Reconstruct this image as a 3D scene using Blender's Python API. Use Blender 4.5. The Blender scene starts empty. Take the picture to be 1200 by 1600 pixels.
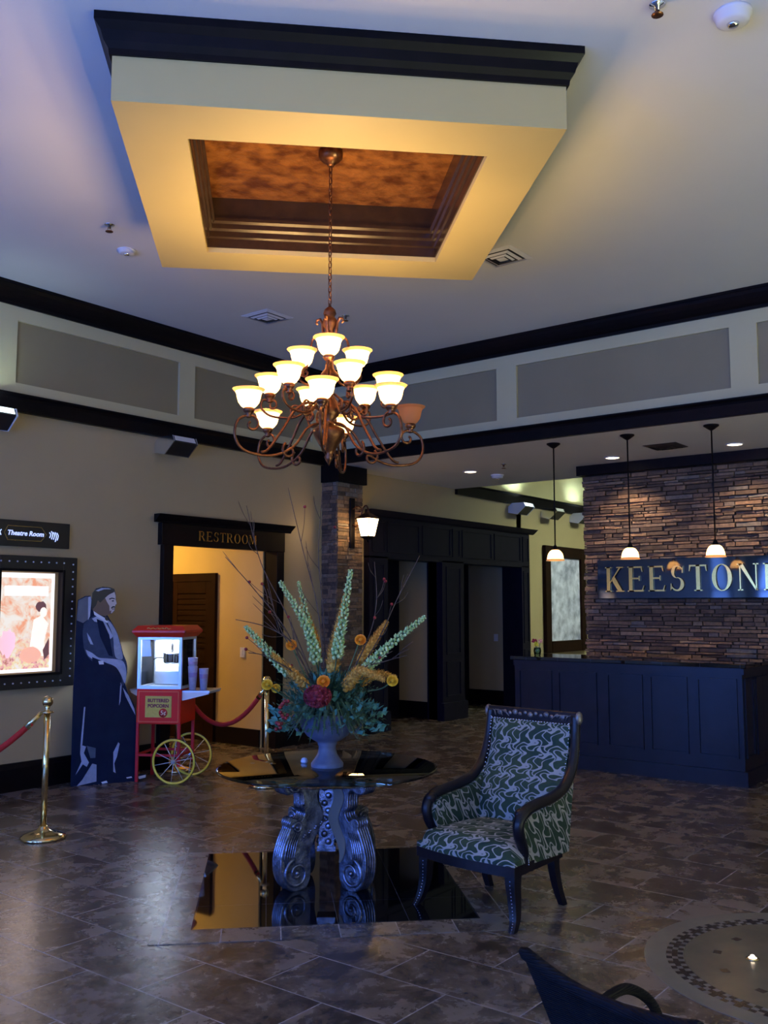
import bpy, bmesh, math, random
from mathutils import Vector, Matrix, Euler
random.seed(7)
R = math.radians
col = bpy.context.scene.collection
scene = bpy.context.scene

# ---------------------------------------------------------------- camera
F_PX, YAW, EYE = 1480.0, R(38), 1.65
PITCH = math.atan(148 / 1480)
cam_data = bpy.data.cameras.new('camera')
cam = bpy.data.objects.new('camera', cam_data); col.objects.link(cam)
cam.location = (0, 0, EYE)
cam.rotation_euler = Euler((R(90) + PITCH, 0, YAW - R(90)), 'XYZ')
cam_data.sensor_fit = 'VERTICAL'; cam_data.sensor_height = 36.0
cam_data.lens = F_PX / 1600 * 36.0
cam_data.clip_start = 0.05
scene.camera = cam

# ---------------------------------------------------------------- world, exposure
vs = scene.view_settings
vs.view_transform = 'Standard'; vs.look = 'None'; vs.gamma = 1.0; vs.use_curve_mapping = False
vs.exposure = 0.08
w = bpy.data.worlds.new('sky'); scene.world = w; w.use_nodes = True
bg = w.node_tree.nodes['Background']
bg.inputs[0].default_value = (0.22, 0.42, 1.0, 1); bg.inputs[1].default_value = 1.0
scene.cycles.use_denoising = True
scene.cycles.max_bounces = 10; scene.cycles.sample_clamp_indirect = 4.0
scene.cycles.caustics_reflective = False; scene.cycles.caustics_refractive = False

def lamp(kind, name, loc, power, color, size=0.1, rot=(0, 0, 0), sy=None, spot=None, blend=0.5):
    d = bpy.data.lights.new(name, kind); d.energy = power; d.color = color
    if kind == 'AREA':
        d.size = size
        if sy: d.shape = 'RECTANGLE'; d.size_y = sy
    else:
        d.shadow_soft_size = size
    if kind == 'SPOT':
        d.spot_size = spot; d.spot_blend = blend
    o = bpy.data.objects.new(name, d); o.location = loc; o.rotation_euler = rot
    col.objects.link(o); return o
BLUE = (0.10, 0.25, 1.0); WARM = (1.0, 0.63, 0.24)
# daylight entering through the windows behind the camera (west wall x=-4, south wall y=-4)
WIN_W = [(-2.2, 1.5), (0.6, 1.5), (3.4, 1.5), (6.9, 1.7)]       # (centre y, width) on x=-4
WIN_S = [(-1.5, 1.6), (1.5, 1.6), (4.5, 1.6), (7.5, 1.4)]        # (centre x, width) on y=-4
for cy_, wd in WIN_W:
    lamp('AREA', 'window_daylight', (-4.02, cy_, 1.75), 225, BLUE, 2.5, (0, R(-90 - 34), 0), wd)
for cx_, wd in WIN_S:
    lamp('AREA', 'window_daylight', (cx_, -4.02, 1.75), 5, (0.74, 0.88, 0.66), wd, (R(90 + 30), 0, 0), 2.5)
lamp('AREA', 'window_daylight', (-2.05, 8.10, 1.75), 90, BLUE, 1.7, (R(-90 + -8), 0, 0), 2.5)
# daylight of the glazed end beyond the stone wall
lamp('AREA', 'end_daylight', (17.85, -1.5, 2.2), 30, (0.6, 0.8, 1.0), 3.0, (0, R(90), 0), 4.0)

# sun added through the unseen south windows lands on the floor behind the camera and bounces up to the ceiling
sd = bpy.data.lights.new('bounce_sun', 'SUN'); sd.energy = 230; sd.color = (0.80, 1.0, 0.62); sd.angle = R(1)
so_ = bpy.data.objects.new('bounce_sun', sd); so_.rotation_euler = (R(48), 0, 0); col.objects.link(so_)
sk = lamp('AREA', 'beyond_fill', (15.4, 5.2, 4.58), 120, (0.86, 1.0, 0.72), 2.2, (R(28), 0, 0), 1.6); sk.data.spread = R(120)  # added fill to brighten the wall beyond the soffit; the ceiling has no opening
# ---------------------------------------------------------------- node helpers
def new_mat(name, base=(0.5, 0.5, 0.5), rough=0.5, metal=0.0, spec=0.5, emit=None, estr=0.0, coat=0.0):
    m = bpy.data.materials.new(name); m.use_nodes = True
    b = m.node_tree.nodes['Principled BSDF']
    b.inputs['Base Color'].default_value = (*base, 1)
    b.inputs['Roughness'].default_value = rough
    b.inputs['Metallic'].default_value = metal
    b.inputs['Specular IOR Level'].default_value = spec
    b.inputs['Coat Weight'].default_value = coat
    b.inputs['Coat Roughness'].default_value = 0.08
    if emit:
        b.inputs['Emission Color'].default_value = (*emit, 1)
        b.inputs['Emission Strength'].default_value = estr
    return m
def N(m, t, **kw):
    n = m.node_tree.nodes.new(t)
    for k, v in kw.items(): setattr(n, k, v)
    return n
def L(m, a, b): m.node_tree.links.new(a, b)
def bsdf(m): return m.node_tree.nodes['Principled BSDF']
def ramp(m, fac, stops):
    r = N(m, 'ShaderNodeValToRGB'); cr = r.color_ramp
    while len(cr.elements) < len(stops): cr.elements.new(0.5)
    for e, (p, c) in zip(cr.elements, stops): e.position = p; e.color = (*c, 1)
    L(m, fac, r.inputs[0]); return r.outputs[0]
def coords(m, scale=(1, 1, 1), rot=(0, 0, 0), loc=(0, 0, 0)):
    tc = N(m, 'ShaderNodeTexCoord'); mp = N(m, 'ShaderNodeMapping')
    mp.inputs['Scale'].default_value = scale; mp.inputs['Rotation'].default_value = rot; mp.inputs['Location'].default_value = loc
    L(m, tc.outputs['Object'], mp.inputs['Vector']); return mp.outputs['Vector']
def noise(m, vec, scale, detail=4, rough=0.55, dist=0.0):
    n = N(m, 'ShaderNodeTexNoise'); n.inputs['Scale'].default_value = scale
    n.inputs['Detail'].default_value = detail; n.inputs['Roughness'].default_value = rough
    n.inputs['Distortion'].default_value = dist; L(m, vec, n.inputs['Vector']); return n.outputs['Fac']
def bump(m, h, strength=0.3, dist=0.01):
    b = N(m, 'ShaderNodeBump'); b.inputs['Strength'].default_value = strength; b.inputs['Distance'].default_value = dist
    L(m, h, b.inputs['Height']); L(m, b.outputs['Normal'], bsdf(m).inputs['Normal'])
def mottled(name, c1, c2, scale=6, rough=0.5, bmp=0.0, bscale=40, **kw):
    m = new_mat(name, c1, rough, **kw); v = coords(m)
    L(m, ramp(m, noise(m, v, scale), [(0.35, c1), (0.65, c2)]), bsdf(m).inputs['Base Color'])
    if bmp: bump(m, noise(m, v, bscale), bmp)
    return m

M = {}
M['wall'] = mottled('beige_paint', (0.47, 0.375, 0.205), (0.49, 0.39, 0.215), 2, 0.45, 0.08, 160)
M['panel'] = mottled('taupe_panel_paint', (0.30, 0.25, 0.145), (0.32, 0.265, 0.155), 2, 0.5, 0.05, 160)
M['rail'] = mottled('cream_rail_paint', (0.65, 0.575, 0.33), (0.67, 0.595, 0.35), 2, 0.4, 0.04, 160)
M['ceiling'] = mottled('white_ceiling_paint', (0.76, 0.75, 0.74), (0.78, 0.77, 0.76), 1.5, 0.6, 0.12, 220)
M['cream'] = mottled('cream_soffit_paint', (0.54, 0.435, 0.18), (0.56, 0.45, 0.19), 2, 0.5, 0.04, 160)
M['yellow'] = mottled('warm_corridor_paint', (0.62, 0.47, 0.20), (0.66, 0.50, 0.22), 2, 0.5)
M['dark'] = mottled('espresso_wood', (0.0035, 0.003, 0.004), (0.006, 0.0045, 0.006), 9, 0.4, spec=0.12)
M['navywood'] = mottled('black_stained_wood', (0.007, 0.007, 0.017), (0.010, 0.009, 0.022), 9, 0.45, spec=0.12)
M['brown'] = mottled('brown_crown_paint', (0.030, 0.015, 0.008), (0.042, 0.021, 0.011), 8, 0.25)
M['door'] = mottled('reddish_brown_door', (0.012, 0.004, 0.002), (0.018, 0.006, 0.003), 7, 0.6, spec=0.1)
M['counter'] = mottled('navy_black_counter_paint', (0.008, 0.009, 0.020), (0.011, 0.013, 0.028), 6, 0.33, spec=0.3)
M['brass'] = new_mat('polished_brass', (0.85, 0.66, 0.32), 0.14, 1.0)
M['gold'] = new_mat('gold_letters', (0.95, 0.62, 0.16), 0.22, 1.0)
M['chrome'] = new_mat('chrome', (0.85, 0.88, 0.92), 0.12, 1.0)
M['black'] = new_mat('black_plastic', (0.012, 0.012, 0.014), 0.4)
M['white'] = new_mat('white_plastic', (0.75, 0.75, 0.78), 0.4)
M['bronze'] = mottled('antique_bronze', (0.10, 0.036, 0.016), (0.21, 0.08, 0.032), 30, 0.35, metal=0.75)
M['red'] = new_mat('red_enamel', (0.72, 0.022, 0.006), 0.4, spec=0.25)
M['redleg'] = new_mat('crimson_enamel', (0.55, 0.02, 0.03), 0.4, spec=0.25)
M['velvet'] = mottled('red_velvet', (0.42, 0.012, 0.012), (0.5, 0.02, 0.015), 30, 0.8)
M['yel'] = new_mat('yellow_enamel', (0.85, 0.70, 0.06), 0.3)
M['rubber'] = new_mat('black_rubber', (0.01, 0.01, 0.01), 0.6)
M['urn'] = mottled('blue_grey_glaze', (0.10, 0.125, 0.20), (0.14, 0.165, 0.25), 12, 0.42)

# copper-leaf tray ceiling
m = M['copper'] = mottled('mottled_copper_leaf', (0.12, 0.036, 0.010), (0.36, 0.14, 0.038), 9, 0.30, 0.9, 22, metal=0.3)
# slate tiles: rows 0.39 m deep along x, joints run along y
m = M['floor'] = new_mat('slate_tiles', (0.2, 0.17, 0.14), 0.3)
def slate(m, bw, rh, off, loc, mort, c_dark, c_mid, c_lite):
    tc = N(m, 'ShaderNodeTexCoord'); sp = N(m, 'ShaderNodeSeparateXYZ'); cb = N(m, 'ShaderNodeCombineXYZ')
    L(m, tc.outputs['Object'], sp.inputs[0]); L(m, sp.outputs[1], cb.inputs[0]); L(m, sp.outputs[0], cb.inputs[1])
    mp = N(m, 'ShaderNodeMapping'); mp.inputs['Location'].default_value = loc; L(m, cb.outputs[0], mp.inputs[0])
    br = N(m, 'ShaderNodeTexBrick'); br.offset = off
    br.inputs['Scale'].default_value = 1; br.inputs['Brick Width'].default_value = bw; br.inputs['Row Height'].default_value = rh
    br.inputs['Mortar Size'].default_value = 0.0035; br.inputs['Mortar Smooth'].default_value = 0.3
    br.inputs['Color1'].default_value = (0.1, 0.1, 0.1, 1); br.inputs['Color2'].default_value = (0.9, 0.9, 0.9, 1)
    L(m, mp.outputs[0], br.inputs['Vector'])
    v = tc.outputs['Object']
    # shift the clouds of every tile by its own random value so each slab reads as its own cut
    sc = N(m, 'ShaderNodeVectorMath', operation='MULTIPLY'); sc.inputs[1].default_value = (3, 5, 2); L(m, br.outputs['Color'], sc.inputs[0])
    ad = N(m, 'ShaderNodeVectorMath', operation='ADD'); L(m, v, ad.inputs[0]); L(m, sc.outputs[0], ad.inputs[1])
    n1 = noise(m, ad.outputs[0], 4.0, 8, 0.68, 0.35); n2 = noise(m, ad.outputs[0], 11, 5, 0.6)
    mx = N(m, 'ShaderNodeMath', operation='MULTIPLY_ADD'); L(m, n2, mx.inputs[0]); mx.inputs[1].default_value = 0.35; L(m, n1, mx.inputs[2])
    sb = N(m, 'ShaderNodeMath', operation='SUBTRACT'); L(m, mx.outputs[0], sb.inputs[0]); sb.inputs[1].default_value = 0.17
    cl = ramp(m, sb.outputs[0], [(0.36, c_dark), (0.49, c_mid), (0.60, c_lite)])
    mix = N(m, 'ShaderNodeMix', data_type='RGBA'); L(m, br.outputs['Fac'], mix.inputs[0]); L(m, cl, mix.inputs[6])
    mix.inputs[7].default_value = (*mort, 1); L(m, mix.outputs[2], bsdf(m).inputs['Base Color'])
    rr = N(m, 'ShaderNodeMapRange'); L(m, n1, rr.inputs[0]); rr.inputs[3].default_value = 0.20; rr.inputs[4].default_value = 0.34
    L(m, rr.outputs[0], bsdf(m).inputs['Roughness'])
    h = N(m, 'ShaderNodeMath', operation='SUBTRACT'); L(m, mx.outputs[0], h.inputs[0]); L(m, br.outputs['Fac'], h.inputs[1])
    bump(m, h.outputs[0], 0.35, 0.006)
slate(m, 0.72, 0.39, 0.5, (0.12, 0.01, 0), (0.36, 0.33, 0.34), (0.045, 0.033, 0.024), (0.105, 0.078, 0.057), (0.19, 0.15, 0.118))
m = M['border'] = new_mat('slate_border', (0.2, 0.17, 0.14), 0.3)
slate(m, 0.30, 0.5, 0.0, (0.0, 0.2, 0), (0.36, 0.33, 0.34), (0.045, 0.036, 0.030), (0.11, 0.09, 0.075), (0.19, 0.165, 0.14))
# polished black granite with thin pale joints
m = M['granite'] = new_mat('black_granite', (0.004, 0.004, 0.006), 0.03, spec=0.9)
v = coords(m); br = N(m, 'ShaderNodeTexBrick'); br.offset = 0
br.inputs['Scale'].default_value = 1; br.inputs['Brick Width'].default_value = 0.375; br.inputs['Row Height'].default_value = 0.375
br.inputs['Mortar Size'].default_value = 0.0012; br.inputs['Color1'].default_value = br.inputs['Color2'].default_value = (0.004, 0.004, 0.006, 1)
br.inputs['Mortar'].default_value = (0.10, 0.11, 0.15, 1); L(m, v, br.inputs['Vector']); L(m, br.outputs[0], bsdf(m).inputs['Base Color'])
# ledge stone: tone per stone from a face attribute plus grain
m = M['stone'] = new_mat('ledge_stone', (0.2, 0.15, 0.1), 0.62)
at = N(m, 'ShaderNodeAttribute', attribute_name='tone'); v = coords(m)
c1 = ramp(m, at.outputs['Fac'], [(0.0, (0.075, 0.055, 0.045)), (0.3, (0.15, 0.105, 0.075)), (0.6, (0.23, 0.15, 0.095)), (0.82, (0.33, 0.21, 0.125)), (1.0, (0.20, 0.19, 0.17))])
gr = ramp(m, noise(m, v, 22, 6, 0.65), [(0.3, (0.55, 0.55, 0.55)), (0.7, (1.25, 1.2, 1.15))])
mx = N(m, 'ShaderNodeMix', data_type='RGBA', blend_type='MULTIPLY'); mx.inputs[0].default_value = 1; L(m, c1, mx.inputs[6]); L(m, gr, mx.inputs[7])
L(m, mx.outputs[2], bsdf(m).inputs['Base Color']); bump(m, noise(m, v, 30, 8, 0.7), 0.8, 0.02)
# damask upholstery: dark green scroll figures divided by pale ribbons
m = M['damask'] = new_mat('green_damask', (0.03, 0.06, 0.035), 0.75, spec=0.2)
def mth(op, a, b=None, c=None):
    n = N(m, 'ShaderNodeMath', operation=op)
    for i_, x in enumerate((a, b, c)):
        if x is None: continue
        if isinstance(x, (int, float)): n.inputs[i_].default_value = x
        else: L(m, x, n.inputs[i_])
    return n.outputs[0]
v = coords(m); sp = N(m, 'ShaderNodeSeparateXYZ'); L(m, v, sp.inputs[0]); X_, Y_, Z_ = sp.outputs
wob = mth('MULTIPLY', mth('SUBTRACT', noise(m, v, 5, 1), 0.5), 0.9)
U = mth('ADD', mth('MULTIPLY', mth('ADD', Y_, mth('MULTIPLY', X_, 0.9)), 2 * math.pi / 0.205), wob)
V = mth('ADD', mth('MULTIPLY', mth('SUBTRACT', Z_, mth('MULTIPLY', X_, 0.9)), 2 * math.pi / 0.175), wob)
U2 = mth('ADD', U, mth('MULTIPLY', mth('SINE', mth('MULTIPLY', V, 2.0)), 0.75))
V2 = mth('ADD', V, mth('MULTIPLY', mth('COSINE', mth('MULTIPLY', U, 2.0)), 0.95))
g1 = mth('ABSOLUTE', mth('ADD', mth('COSINE', U2), mth('COSINE', V2)))
g2 = mth('ABSOLUTE', mth('ADD', mth('COSINE', mth('MULTIPLY', U2, 2.0)), mth('ADD', mth('COSINE', mth('ADD', mth('MULTIPLY', V2, 1.0), 0.8)), mth('MULTIPLY', mth('SINE', U), 0.4))))
gm = mth('MINIMUM', mth('MULTIPLY', g1, 1.25), g2)
edge = ramp(m, gm, [(0.27, (1, 1, 1)), (0.33, (0, 0, 0))])
green = ramp(m, noise(m, v, 3), [(0.4, (0.022, 0.05, 0.032)), (0.65, (0.05, 0.078, 0.035))])
mx = N(m, 'ShaderNodeMix', data_type='RGBA'); L(m, edge, mx.inputs[0]); L(m, green, mx.inputs[6]); mx.inputs[7].default_value = (0.36, 0.35, 0.31, 1)
L(m, mx.outputs[2], bsdf(m).inputs['Base Color']); bump(m, gm, 0.3, 0.01)
M['carved'] = mottled('black_carved_wood', (0.006, 0.005, 0.008), (0.011, 0.009, 0.013), 20, 0.28, spec=0.3)
M['silver'] = mottled('pewter_carved_resin', (0.09, 0.095, 0.13), (0.30, 0.32, 0.40), 14, 0.25, 0.4, 30, metal=0.8)
M['flat_taupe'] = new_mat('smooth_taupe_side', (0.19, 0.165, 0.13), 0.4)
M['wicker'] = mottled('navy_wicker', (0.004, 0.004, 0.006), (0.007, 0.007, 0.010), 20, 0.6, spec=0.1)
v = coords(M['wicker']); wv = N(M['wicker'], 'ShaderNodeTexWave'); wv.inputs['Scale'].default_value = 60; wv.bands_direction = 'Z'; L(M['wicker'], v, wv.inputs[0]); bump(M['wicker'], wv.outputs[1], 0.5, 0.004)
# glass
def glass(name, tint, alpha_like=0.9, rough=0.0):
    m = bpy.data.materials.new(name); m.use_nodes = True; nt = m.node_tree; nt.nodes.clear()
    o = nt.nodes.new('ShaderNodeOutputMaterial'); t = nt.nodes.new('ShaderNodeBsdfTransparent'); g = nt.nodes.new('ShaderNodeBsdfGlossy')
    f = nt.nodes.new('ShaderNodeFresnel'); mx = nt.nodes.new('ShaderNodeMixShader')
    f.inputs[0].default_value = 1.5; t.inputs[0].default_value = (*tint, 1); g.inputs['Roughness'].default_value = rough
    nt.links.new(f.outputs[0], mx.inputs[0]); nt.links.new(t.outputs[0], mx.inputs[1]); nt.links.new(g.outputs[0], mx.inputs[2]); nt.links.new(mx.outputs[0], o.inputs[0])
    return m
M['glass'] = glass('clear_glass', (0.95, 0.97, 0.97))
M['tableglass'] = glass('grey_green_table_glass', (0.62, 0.66, 0.58))
M['mirrorsign'] = new_mat('dark_blue_glass', (0.004, 0.010, 0.022), 0.05, spec=0.8)
def shade_mat(name, c, es):
    m = bpy.data.materials.new(name); m.use_nodes = True; nt = m.node_tree; nt.nodes.clear()
    o = nt.nodes.new('ShaderNodeOutputMaterial'); t = nt.nodes.new('ShaderNodeBsdfTranslucent'); d = nt.nodes.new('ShaderNodeBsdfDiffuse')
    mx = nt.nodes.new('ShaderNodeMixShader'); ad = nt.nodes.new('ShaderNodeAddShader'); e = nt.nodes.new('ShaderNodeEmission')
    t.inputs[0].default_value = (*c, 1); d.inputs[0].default_value = (*c, 1); mx.inputs[0].default_value = 0.5
    e.inputs[0].default_value = (1.0, 0.78, 0.42, 1); e.inputs[1].default_value = es
    nt.links.new(t.outputs[0], mx.inputs[1]); nt.links.new(d.outputs[0], mx.inputs[2]); nt.links.new(mx.outputs[0], ad.inputs[0]); nt.links.new(e.outputs[0], ad.inputs[1]); nt.links.new(ad.outputs[0], o.inputs[0])
    return m
M['shade_on'] = shade_mat('lit_alabaster_glass', (0.85, 0.55, 0.25), 1.7)
M['shade_rim'] = shade_mat('amber_glass_rim', (0.75, 0.33, 0.10), 0.22)
M['shade_off'] = shade_mat('amber_glass_unlit', (0.62, 0.26, 0.12), 0.03)
M['lantern'] = new_mat('lit_lantern_glass', (0.9, 0.7, 0.4), 0.4, emit=(1.0, 0.62, 0.26), estr=17)
M['lens'] = new_mat('lit_lens', (0.9, 0.9, 0.9), 0.3, emit=(0.75, 0.95, 1.0), estr=2.2)
M['lenswarm'] = new_mat('lit_can_lens', (0.9, 0.9, 0.8), 0.3, emit=(1.0, 0.78, 0.5), estr=7)

# ---------------------------------------------------------------- mesh helpers
class MB:
    def __init__(s): s.v = []; s.f = []; s.mi = []; s.sm = []; s.tone = []; s.m = 0; s.t = 0.0
    def add(s, vs_, fs, smooth=False):
        o = len(s.v); s.v += [tuple(x) for x in vs_]
        for f in fs: s.f.append(tuple(i + o for i in f)); s.mi.append(s.m); s.sm.append(smooth); s.tone.append(s.t)
        return s
    def box(s, x0, x1, y0, y1, z0, z1, mat=None):
        p = [(x, y, z) for z in (z0, z1) for y in (y0, y1) for x in (x0, x1)]
        if mat: p = [mat @ Vector(q) for q in p]
        return s.add(p, [(0, 2, 3, 1), (4, 5, 7, 6), (0, 1, 5, 4), (2, 6, 7, 3), (0, 4, 6, 2), (1, 3, 7, 5)])
    def prism(s, pts, axis_fn, d0, d1, smooth=False):
        n = len(pts); a = [axis_fn(u, v_, d0) for u, v_ in pts]; b = [axis_fn(u, v_, d1) for u, v_ in pts]
        s.add(a + b, [tuple(range(n))[::-1], tuple(range(n, 2 * n))])
        s.add(a + b, [(i, (i + 1) % n, n + (i + 1) % n, n + i) for i in range(n)], smooth); return s
    def lathe(s, prof, c=(0, 0, 0), n=24, mat=None, cap=True, squash=1.0):
        vs_ = []
        for r, z in prof:
            for k in range(n):
                a = 2 * math.pi * k / n; p = Vector((r * math.cos(a), r * math.sin(a) * squash, z))
                if mat: p = mat @ p
                vs_.append(p + Vector(c))
        fs = [(j * n + k, j * n + (k + 1) % n, (j + 1) * n + (k + 1) % n, (j + 1) * n + k) for j in range(len(prof) - 1) for k in range(n)]
        s.add(vs_, fs, True)
        if cap:
            o = len(s.v) - len(vs_)
            for ring, rev in ((0, True), (len(prof) - 1, False)):
                if prof[ring][0] > 1e-4:
                    f = [o + ring * n + k for k in range(n)]; s.f.append(tuple(f[::-1] if rev else f)); s.mi.append(s.m); s.sm.append(False); s.tone.append(s.t)
        return s
    def tube(s, path, rad, n=8, closed=False):
        P = [Vector(p) for p in path]; m = len(P)
        rads = rad if isinstance(rad, (list, tuple)) else [rad] * m
        T = []
        for i in range(m):
            a = P[(i - 1) % m] if closed or i > 0 else P[0]; b = P[(i + 1) % m] if closed or i < m - 1 else P[-1]
            t = b - a; T.append(t.normalized() if t.length > 1e-9 else Vector((0, 0, 1)))
        u = T[0].orthogonal().normalized(); vs_ = []
        for i in range(m):
            u = (u - T[i] * u.dot(T[i])); u = u.normalized() if u.length > 1e-6 else T[i].orthogonal().normalized()
            w_ = T[i].cross(u)
            for k in range(n):
                a = 2 * math.pi * k / n; vs_.append(P[i] + (u * math.cos(a) + w_ * math.sin(a)) * rads[i])
        rg = m if closed else m - 1
        fs = [(j * n + k, j * n + (k + 1) % n, ((j + 1) % m) * n + (k + 1) % n, ((j + 1) % m) * n + k) for j in range(rg) for k in range(n)]
        s.add(vs_, fs, True)
        if not closed:
            o = len(s.v) - len(vs_)
            for f in ([o + k for k in range(n)][::-1], [o + (m - 1) * n + k for k in range(n)]):
                s.f.append(tuple(f)); s.mi.append(s.m); s.sm.append(False); s.tone.append(s.t)
        return s
    def ball(s, c, r, n=10, sz=(1, 1, 1), mat=None):
        prof = [(max(1e-5, math.sin(math.pi * i / n)) , -math.cos(math.pi * i / n)) for i in range(n + 1)]
        vs_ = []; nn = n + 2
        for q, z in prof:
            for k in range(nn):
                a = 2 * math.pi * k / nn; p = Vector((q * math.cos(a) * r * sz[0], q * math.sin(a) * r * sz[1], z * r * sz[2]))
                if mat: p = mat @ p
                vs_.append(p + Vector(c))
        return s.add(vs_, [(j * nn + k, j * nn + (k + 1) % nn, (j + 1) * nn + (k + 1) % nn, (j + 1) * nn + k) for j in range(n) for k in range(nn)], True)
    def build(s, name, mats, parent=None, bevel=0, loc=None, rot=None):
        me = bpy.data.meshes.new(name); me.from_pydata(s.v, [], s.f)
        mats = mats if isinstance(mats, (list, tuple)) else [mats]
        for x in mats: me.materials.append(x)
        me.polygons.foreach_set('material_index', s.mi); me.polygons.foreach_set('use_smooth', s.sm)
        if any(s.tone):
            a = me.attributes.new('tone', 'FLOAT', 'FACE'); a.data.foreach_set('value', s.tone)
        bm_ = bmesh.new(); bm_.from_mesh(me); bmesh.ops.recalc_face_normals(bm_, faces=bm_.faces); bm_.to_mesh(me); bm_.free()
        me.update()
        o = bpy.data.objects.new(name, me); col.objects.link(o)
        if parent: o.parent = parent
        if loc: o.location = loc
        if rot: o.rotation_euler = rot
        if bevel:
            b = o.modifiers.new('bevel', 'BEVEL'); b.width = bevel; b.segments = 2; b.limit_method = 'ANGLE'; b.angle_limit = R(40)
        return o
def tag(o, label, cat, group=None, kind=None):
    o['label'] = label; o['category'] = cat
    if group: o['group'] = group
    if kind: o['kind'] = kind
    return o
def struct(o, label=None):
    o['kind'] = 'structure'
    if label: o['label'] = label
    return o
def thing(name, label, cat, loc=(0, 0, 0), rz=0.0, group=None):
    o = bpy.data.objects.new(name, None); col.objects.link(o); o.empty_display_size = 0.1
    o.location = loc; o.rotation_euler = (0, 0, rz); return tag(o, label, cat, group)
def bx(x0, x1, y0, y1, z0, z1): return MB().box(x0, x1, y0, y1, z0, z1)
def copy_tree(o, parent=None):
    c = o.copy(); col.objects.link(c)
    if parent: c.parent = parent
    for ch in list(o.children): copy_tree(ch, c)
    return c
def spline(pts, k=6):
    """Catmull-Rom through the points"""
    out = []; n = len(pts)
    P = [Vector(p) for p in pts]
    for i in range(n - 1):
        p0 = P[max(i - 1, 0)]; p1 = P[i]; p2 = P[i + 1]; p3 = P[min(i + 2, n - 1)]
        for j in range(k):
            t = j / k
            out.append(0.5 * ((2 * p1) + (p2 - p0) * t + (2 * p0 - 5 * p1 + 4 * p2 - p3) * t * t + (3 * p1 - p0 - 3 * p2 + p3) * t ** 3))
    out.append(P[-1]); return out
# world direction frame of the view, used to lay out the bouquet and letters in metres
FW = Vector((math.cos(YAW) * math.cos(PITCH), math.sin(YAW) * math.cos(PITCH), math.sin(PITCH)))
RT = Vector((math.sin(YAW), -math.cos(YAW), 0)); UP = RT.cross(FW)
def at(px, py, depth):
    return Vector((0, 0, EYE)) + (FW + RT * ((px - 600) / F_PX) + UP * ((800 - py) / F_PX)) * depth

# serif capitals drawn as strokes in a unit box (thick stems, thin bars, small serifs)
def serif(ch):
    S = []; st = 0.17; th = 0.06
    def r(x0, x1, y0, y1): S.append([(x0, y0), (x1, y0), (x1, y1), (x0, y1)])
    def q(*p): S.append(list(p))
    def stem(x): r(x, x + st, 0, 1); r(x - .07, x + st + .07, 0, .045); r(x - .07, x + st + .07, .955, 1)
    def arc(cx, cy, rx, ry, a0, a1, wf, n=14):
        for i in range(n):
            a, b = a0 + (a1 - a0) * i / n, a0 + (a1 - a0) * (i + 1) / n
            def p(t, k):
                w_ = wf((t - a0) / (a1 - a0)); return (cx + (rx - k * w_) * math.cos(t), cy + (ry - k * w_ * .45) * math.sin(t))
            q(p(a, 0), p(b, 0), p(b, 1), p(a, 1))
    w_ = .8
    if ch == 'K':
        stem(.08); q((.25, .40), (.70, .96), (.78, .96), (.25, .34)); q((.33, .47), (.48, .60), (.86, .04), (.64, .04)); r(.55, .95, 0, .045); r(.58, .90, .955, 1); w_ = .95
    elif ch == 'E':
        stem(.08); r(.25, .72, .94, 1); r(.25, .78, 0, .06); r(.25, .58, .49, .55)
        q((.66, .94), (.72, .94), (.75, .78), (.72, .78)); q((.70, .06), (.76, .06), (.82, .24), (.79, .24)); r(.56, .60, .42, .62); w_ = .84
    elif ch == 'S':
        arc(.38, .75, .27, .25, R(20), R(270), lambda t: .04 + .11 * math.sin(math.pi * min(1, t * 1.0))); arc(.38, .27, .31, .27, R(90), R(-160), lambda t: .05 + .12 * math.sin(math.pi * t))
        q((.60, .70), (.64, .70), (.66, .98), (.60, .84)); q((.07, .30), (.11, .30), (.13, .12), (.06, .02)); w_ = .76
    elif ch == 'T':
        r(.32, .49, 0, 1); r(.22, .59, 0, .045); r(.02, .79, .94, 1); q((.02, .94), (.08, .94), (.03, .76), (0, .76)); q((.73, .94), (.79, .94), (.81, .76), (.78, .76)); w_ = .82
    elif ch == 'O':
        arc(.48, .5, .44, .51, 0, 2 * math.pi, lambda t: .06 + .12 * abs(math.cos(2 * math.pi * t)), 28); w_ = .98
    elif ch == 'N':
        r(.10, .15, 0, 1); r(.02, .24, 0, .045); r(.0, .22, .955, 1); q((.06, 1), (.25, 1), (.86, .0), (.78, .0)); r(.78, .83, 0, 1); r(.69, .92, .955, 1); w_ = .94
    elif ch == 'R':
        stem(.08); r(.25, .48, .94, 1); r(.25, .48, .46, .52); arc(.46, .73, .27, .27, R(90), R(-90), lambda t: .03 + .13 * math.sin(math.pi * t)); q((.38, .48), (.54, .48), (.88, .0), (.68, .0)); r(.66, .96, 0, .045); w_ = .92
    elif ch == 'M':
        r(.10, .15, 0, 1); r(.02, .24, 0, .045); r(.0, .2, .955, 1); q((.08, 1), (.24, 1), (.58, .06), (.50, .0)); q((.84, 1), (.95, 1), (.56, .0), (.50, .06)); r(.86, 1.03, 0, 1); r(.80, 1.1, 0, .045); r(.84, 1.08, .955, 1); w_ = 1.1
    return S, w_
def word(name, text, parent, mat, fn, height, x0, z0, gap=0.12, width=1.0):
    """letters as raised strokes, each letter a mesh of its own under the sign; fn(u, v, d) -> world"""
    x = x0
    for ch in text:
        S, w_ = serif(ch); mb = MB()
        for poly in S:
            pts = [(x + p[0] * height * width, z0 + p[1] * height) for p in poly]; mb.prism(pts, fn, 0, 0.012)
        mb.build(name, mat, parent); x += (w_ + gap) * height * width
    return x
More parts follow.
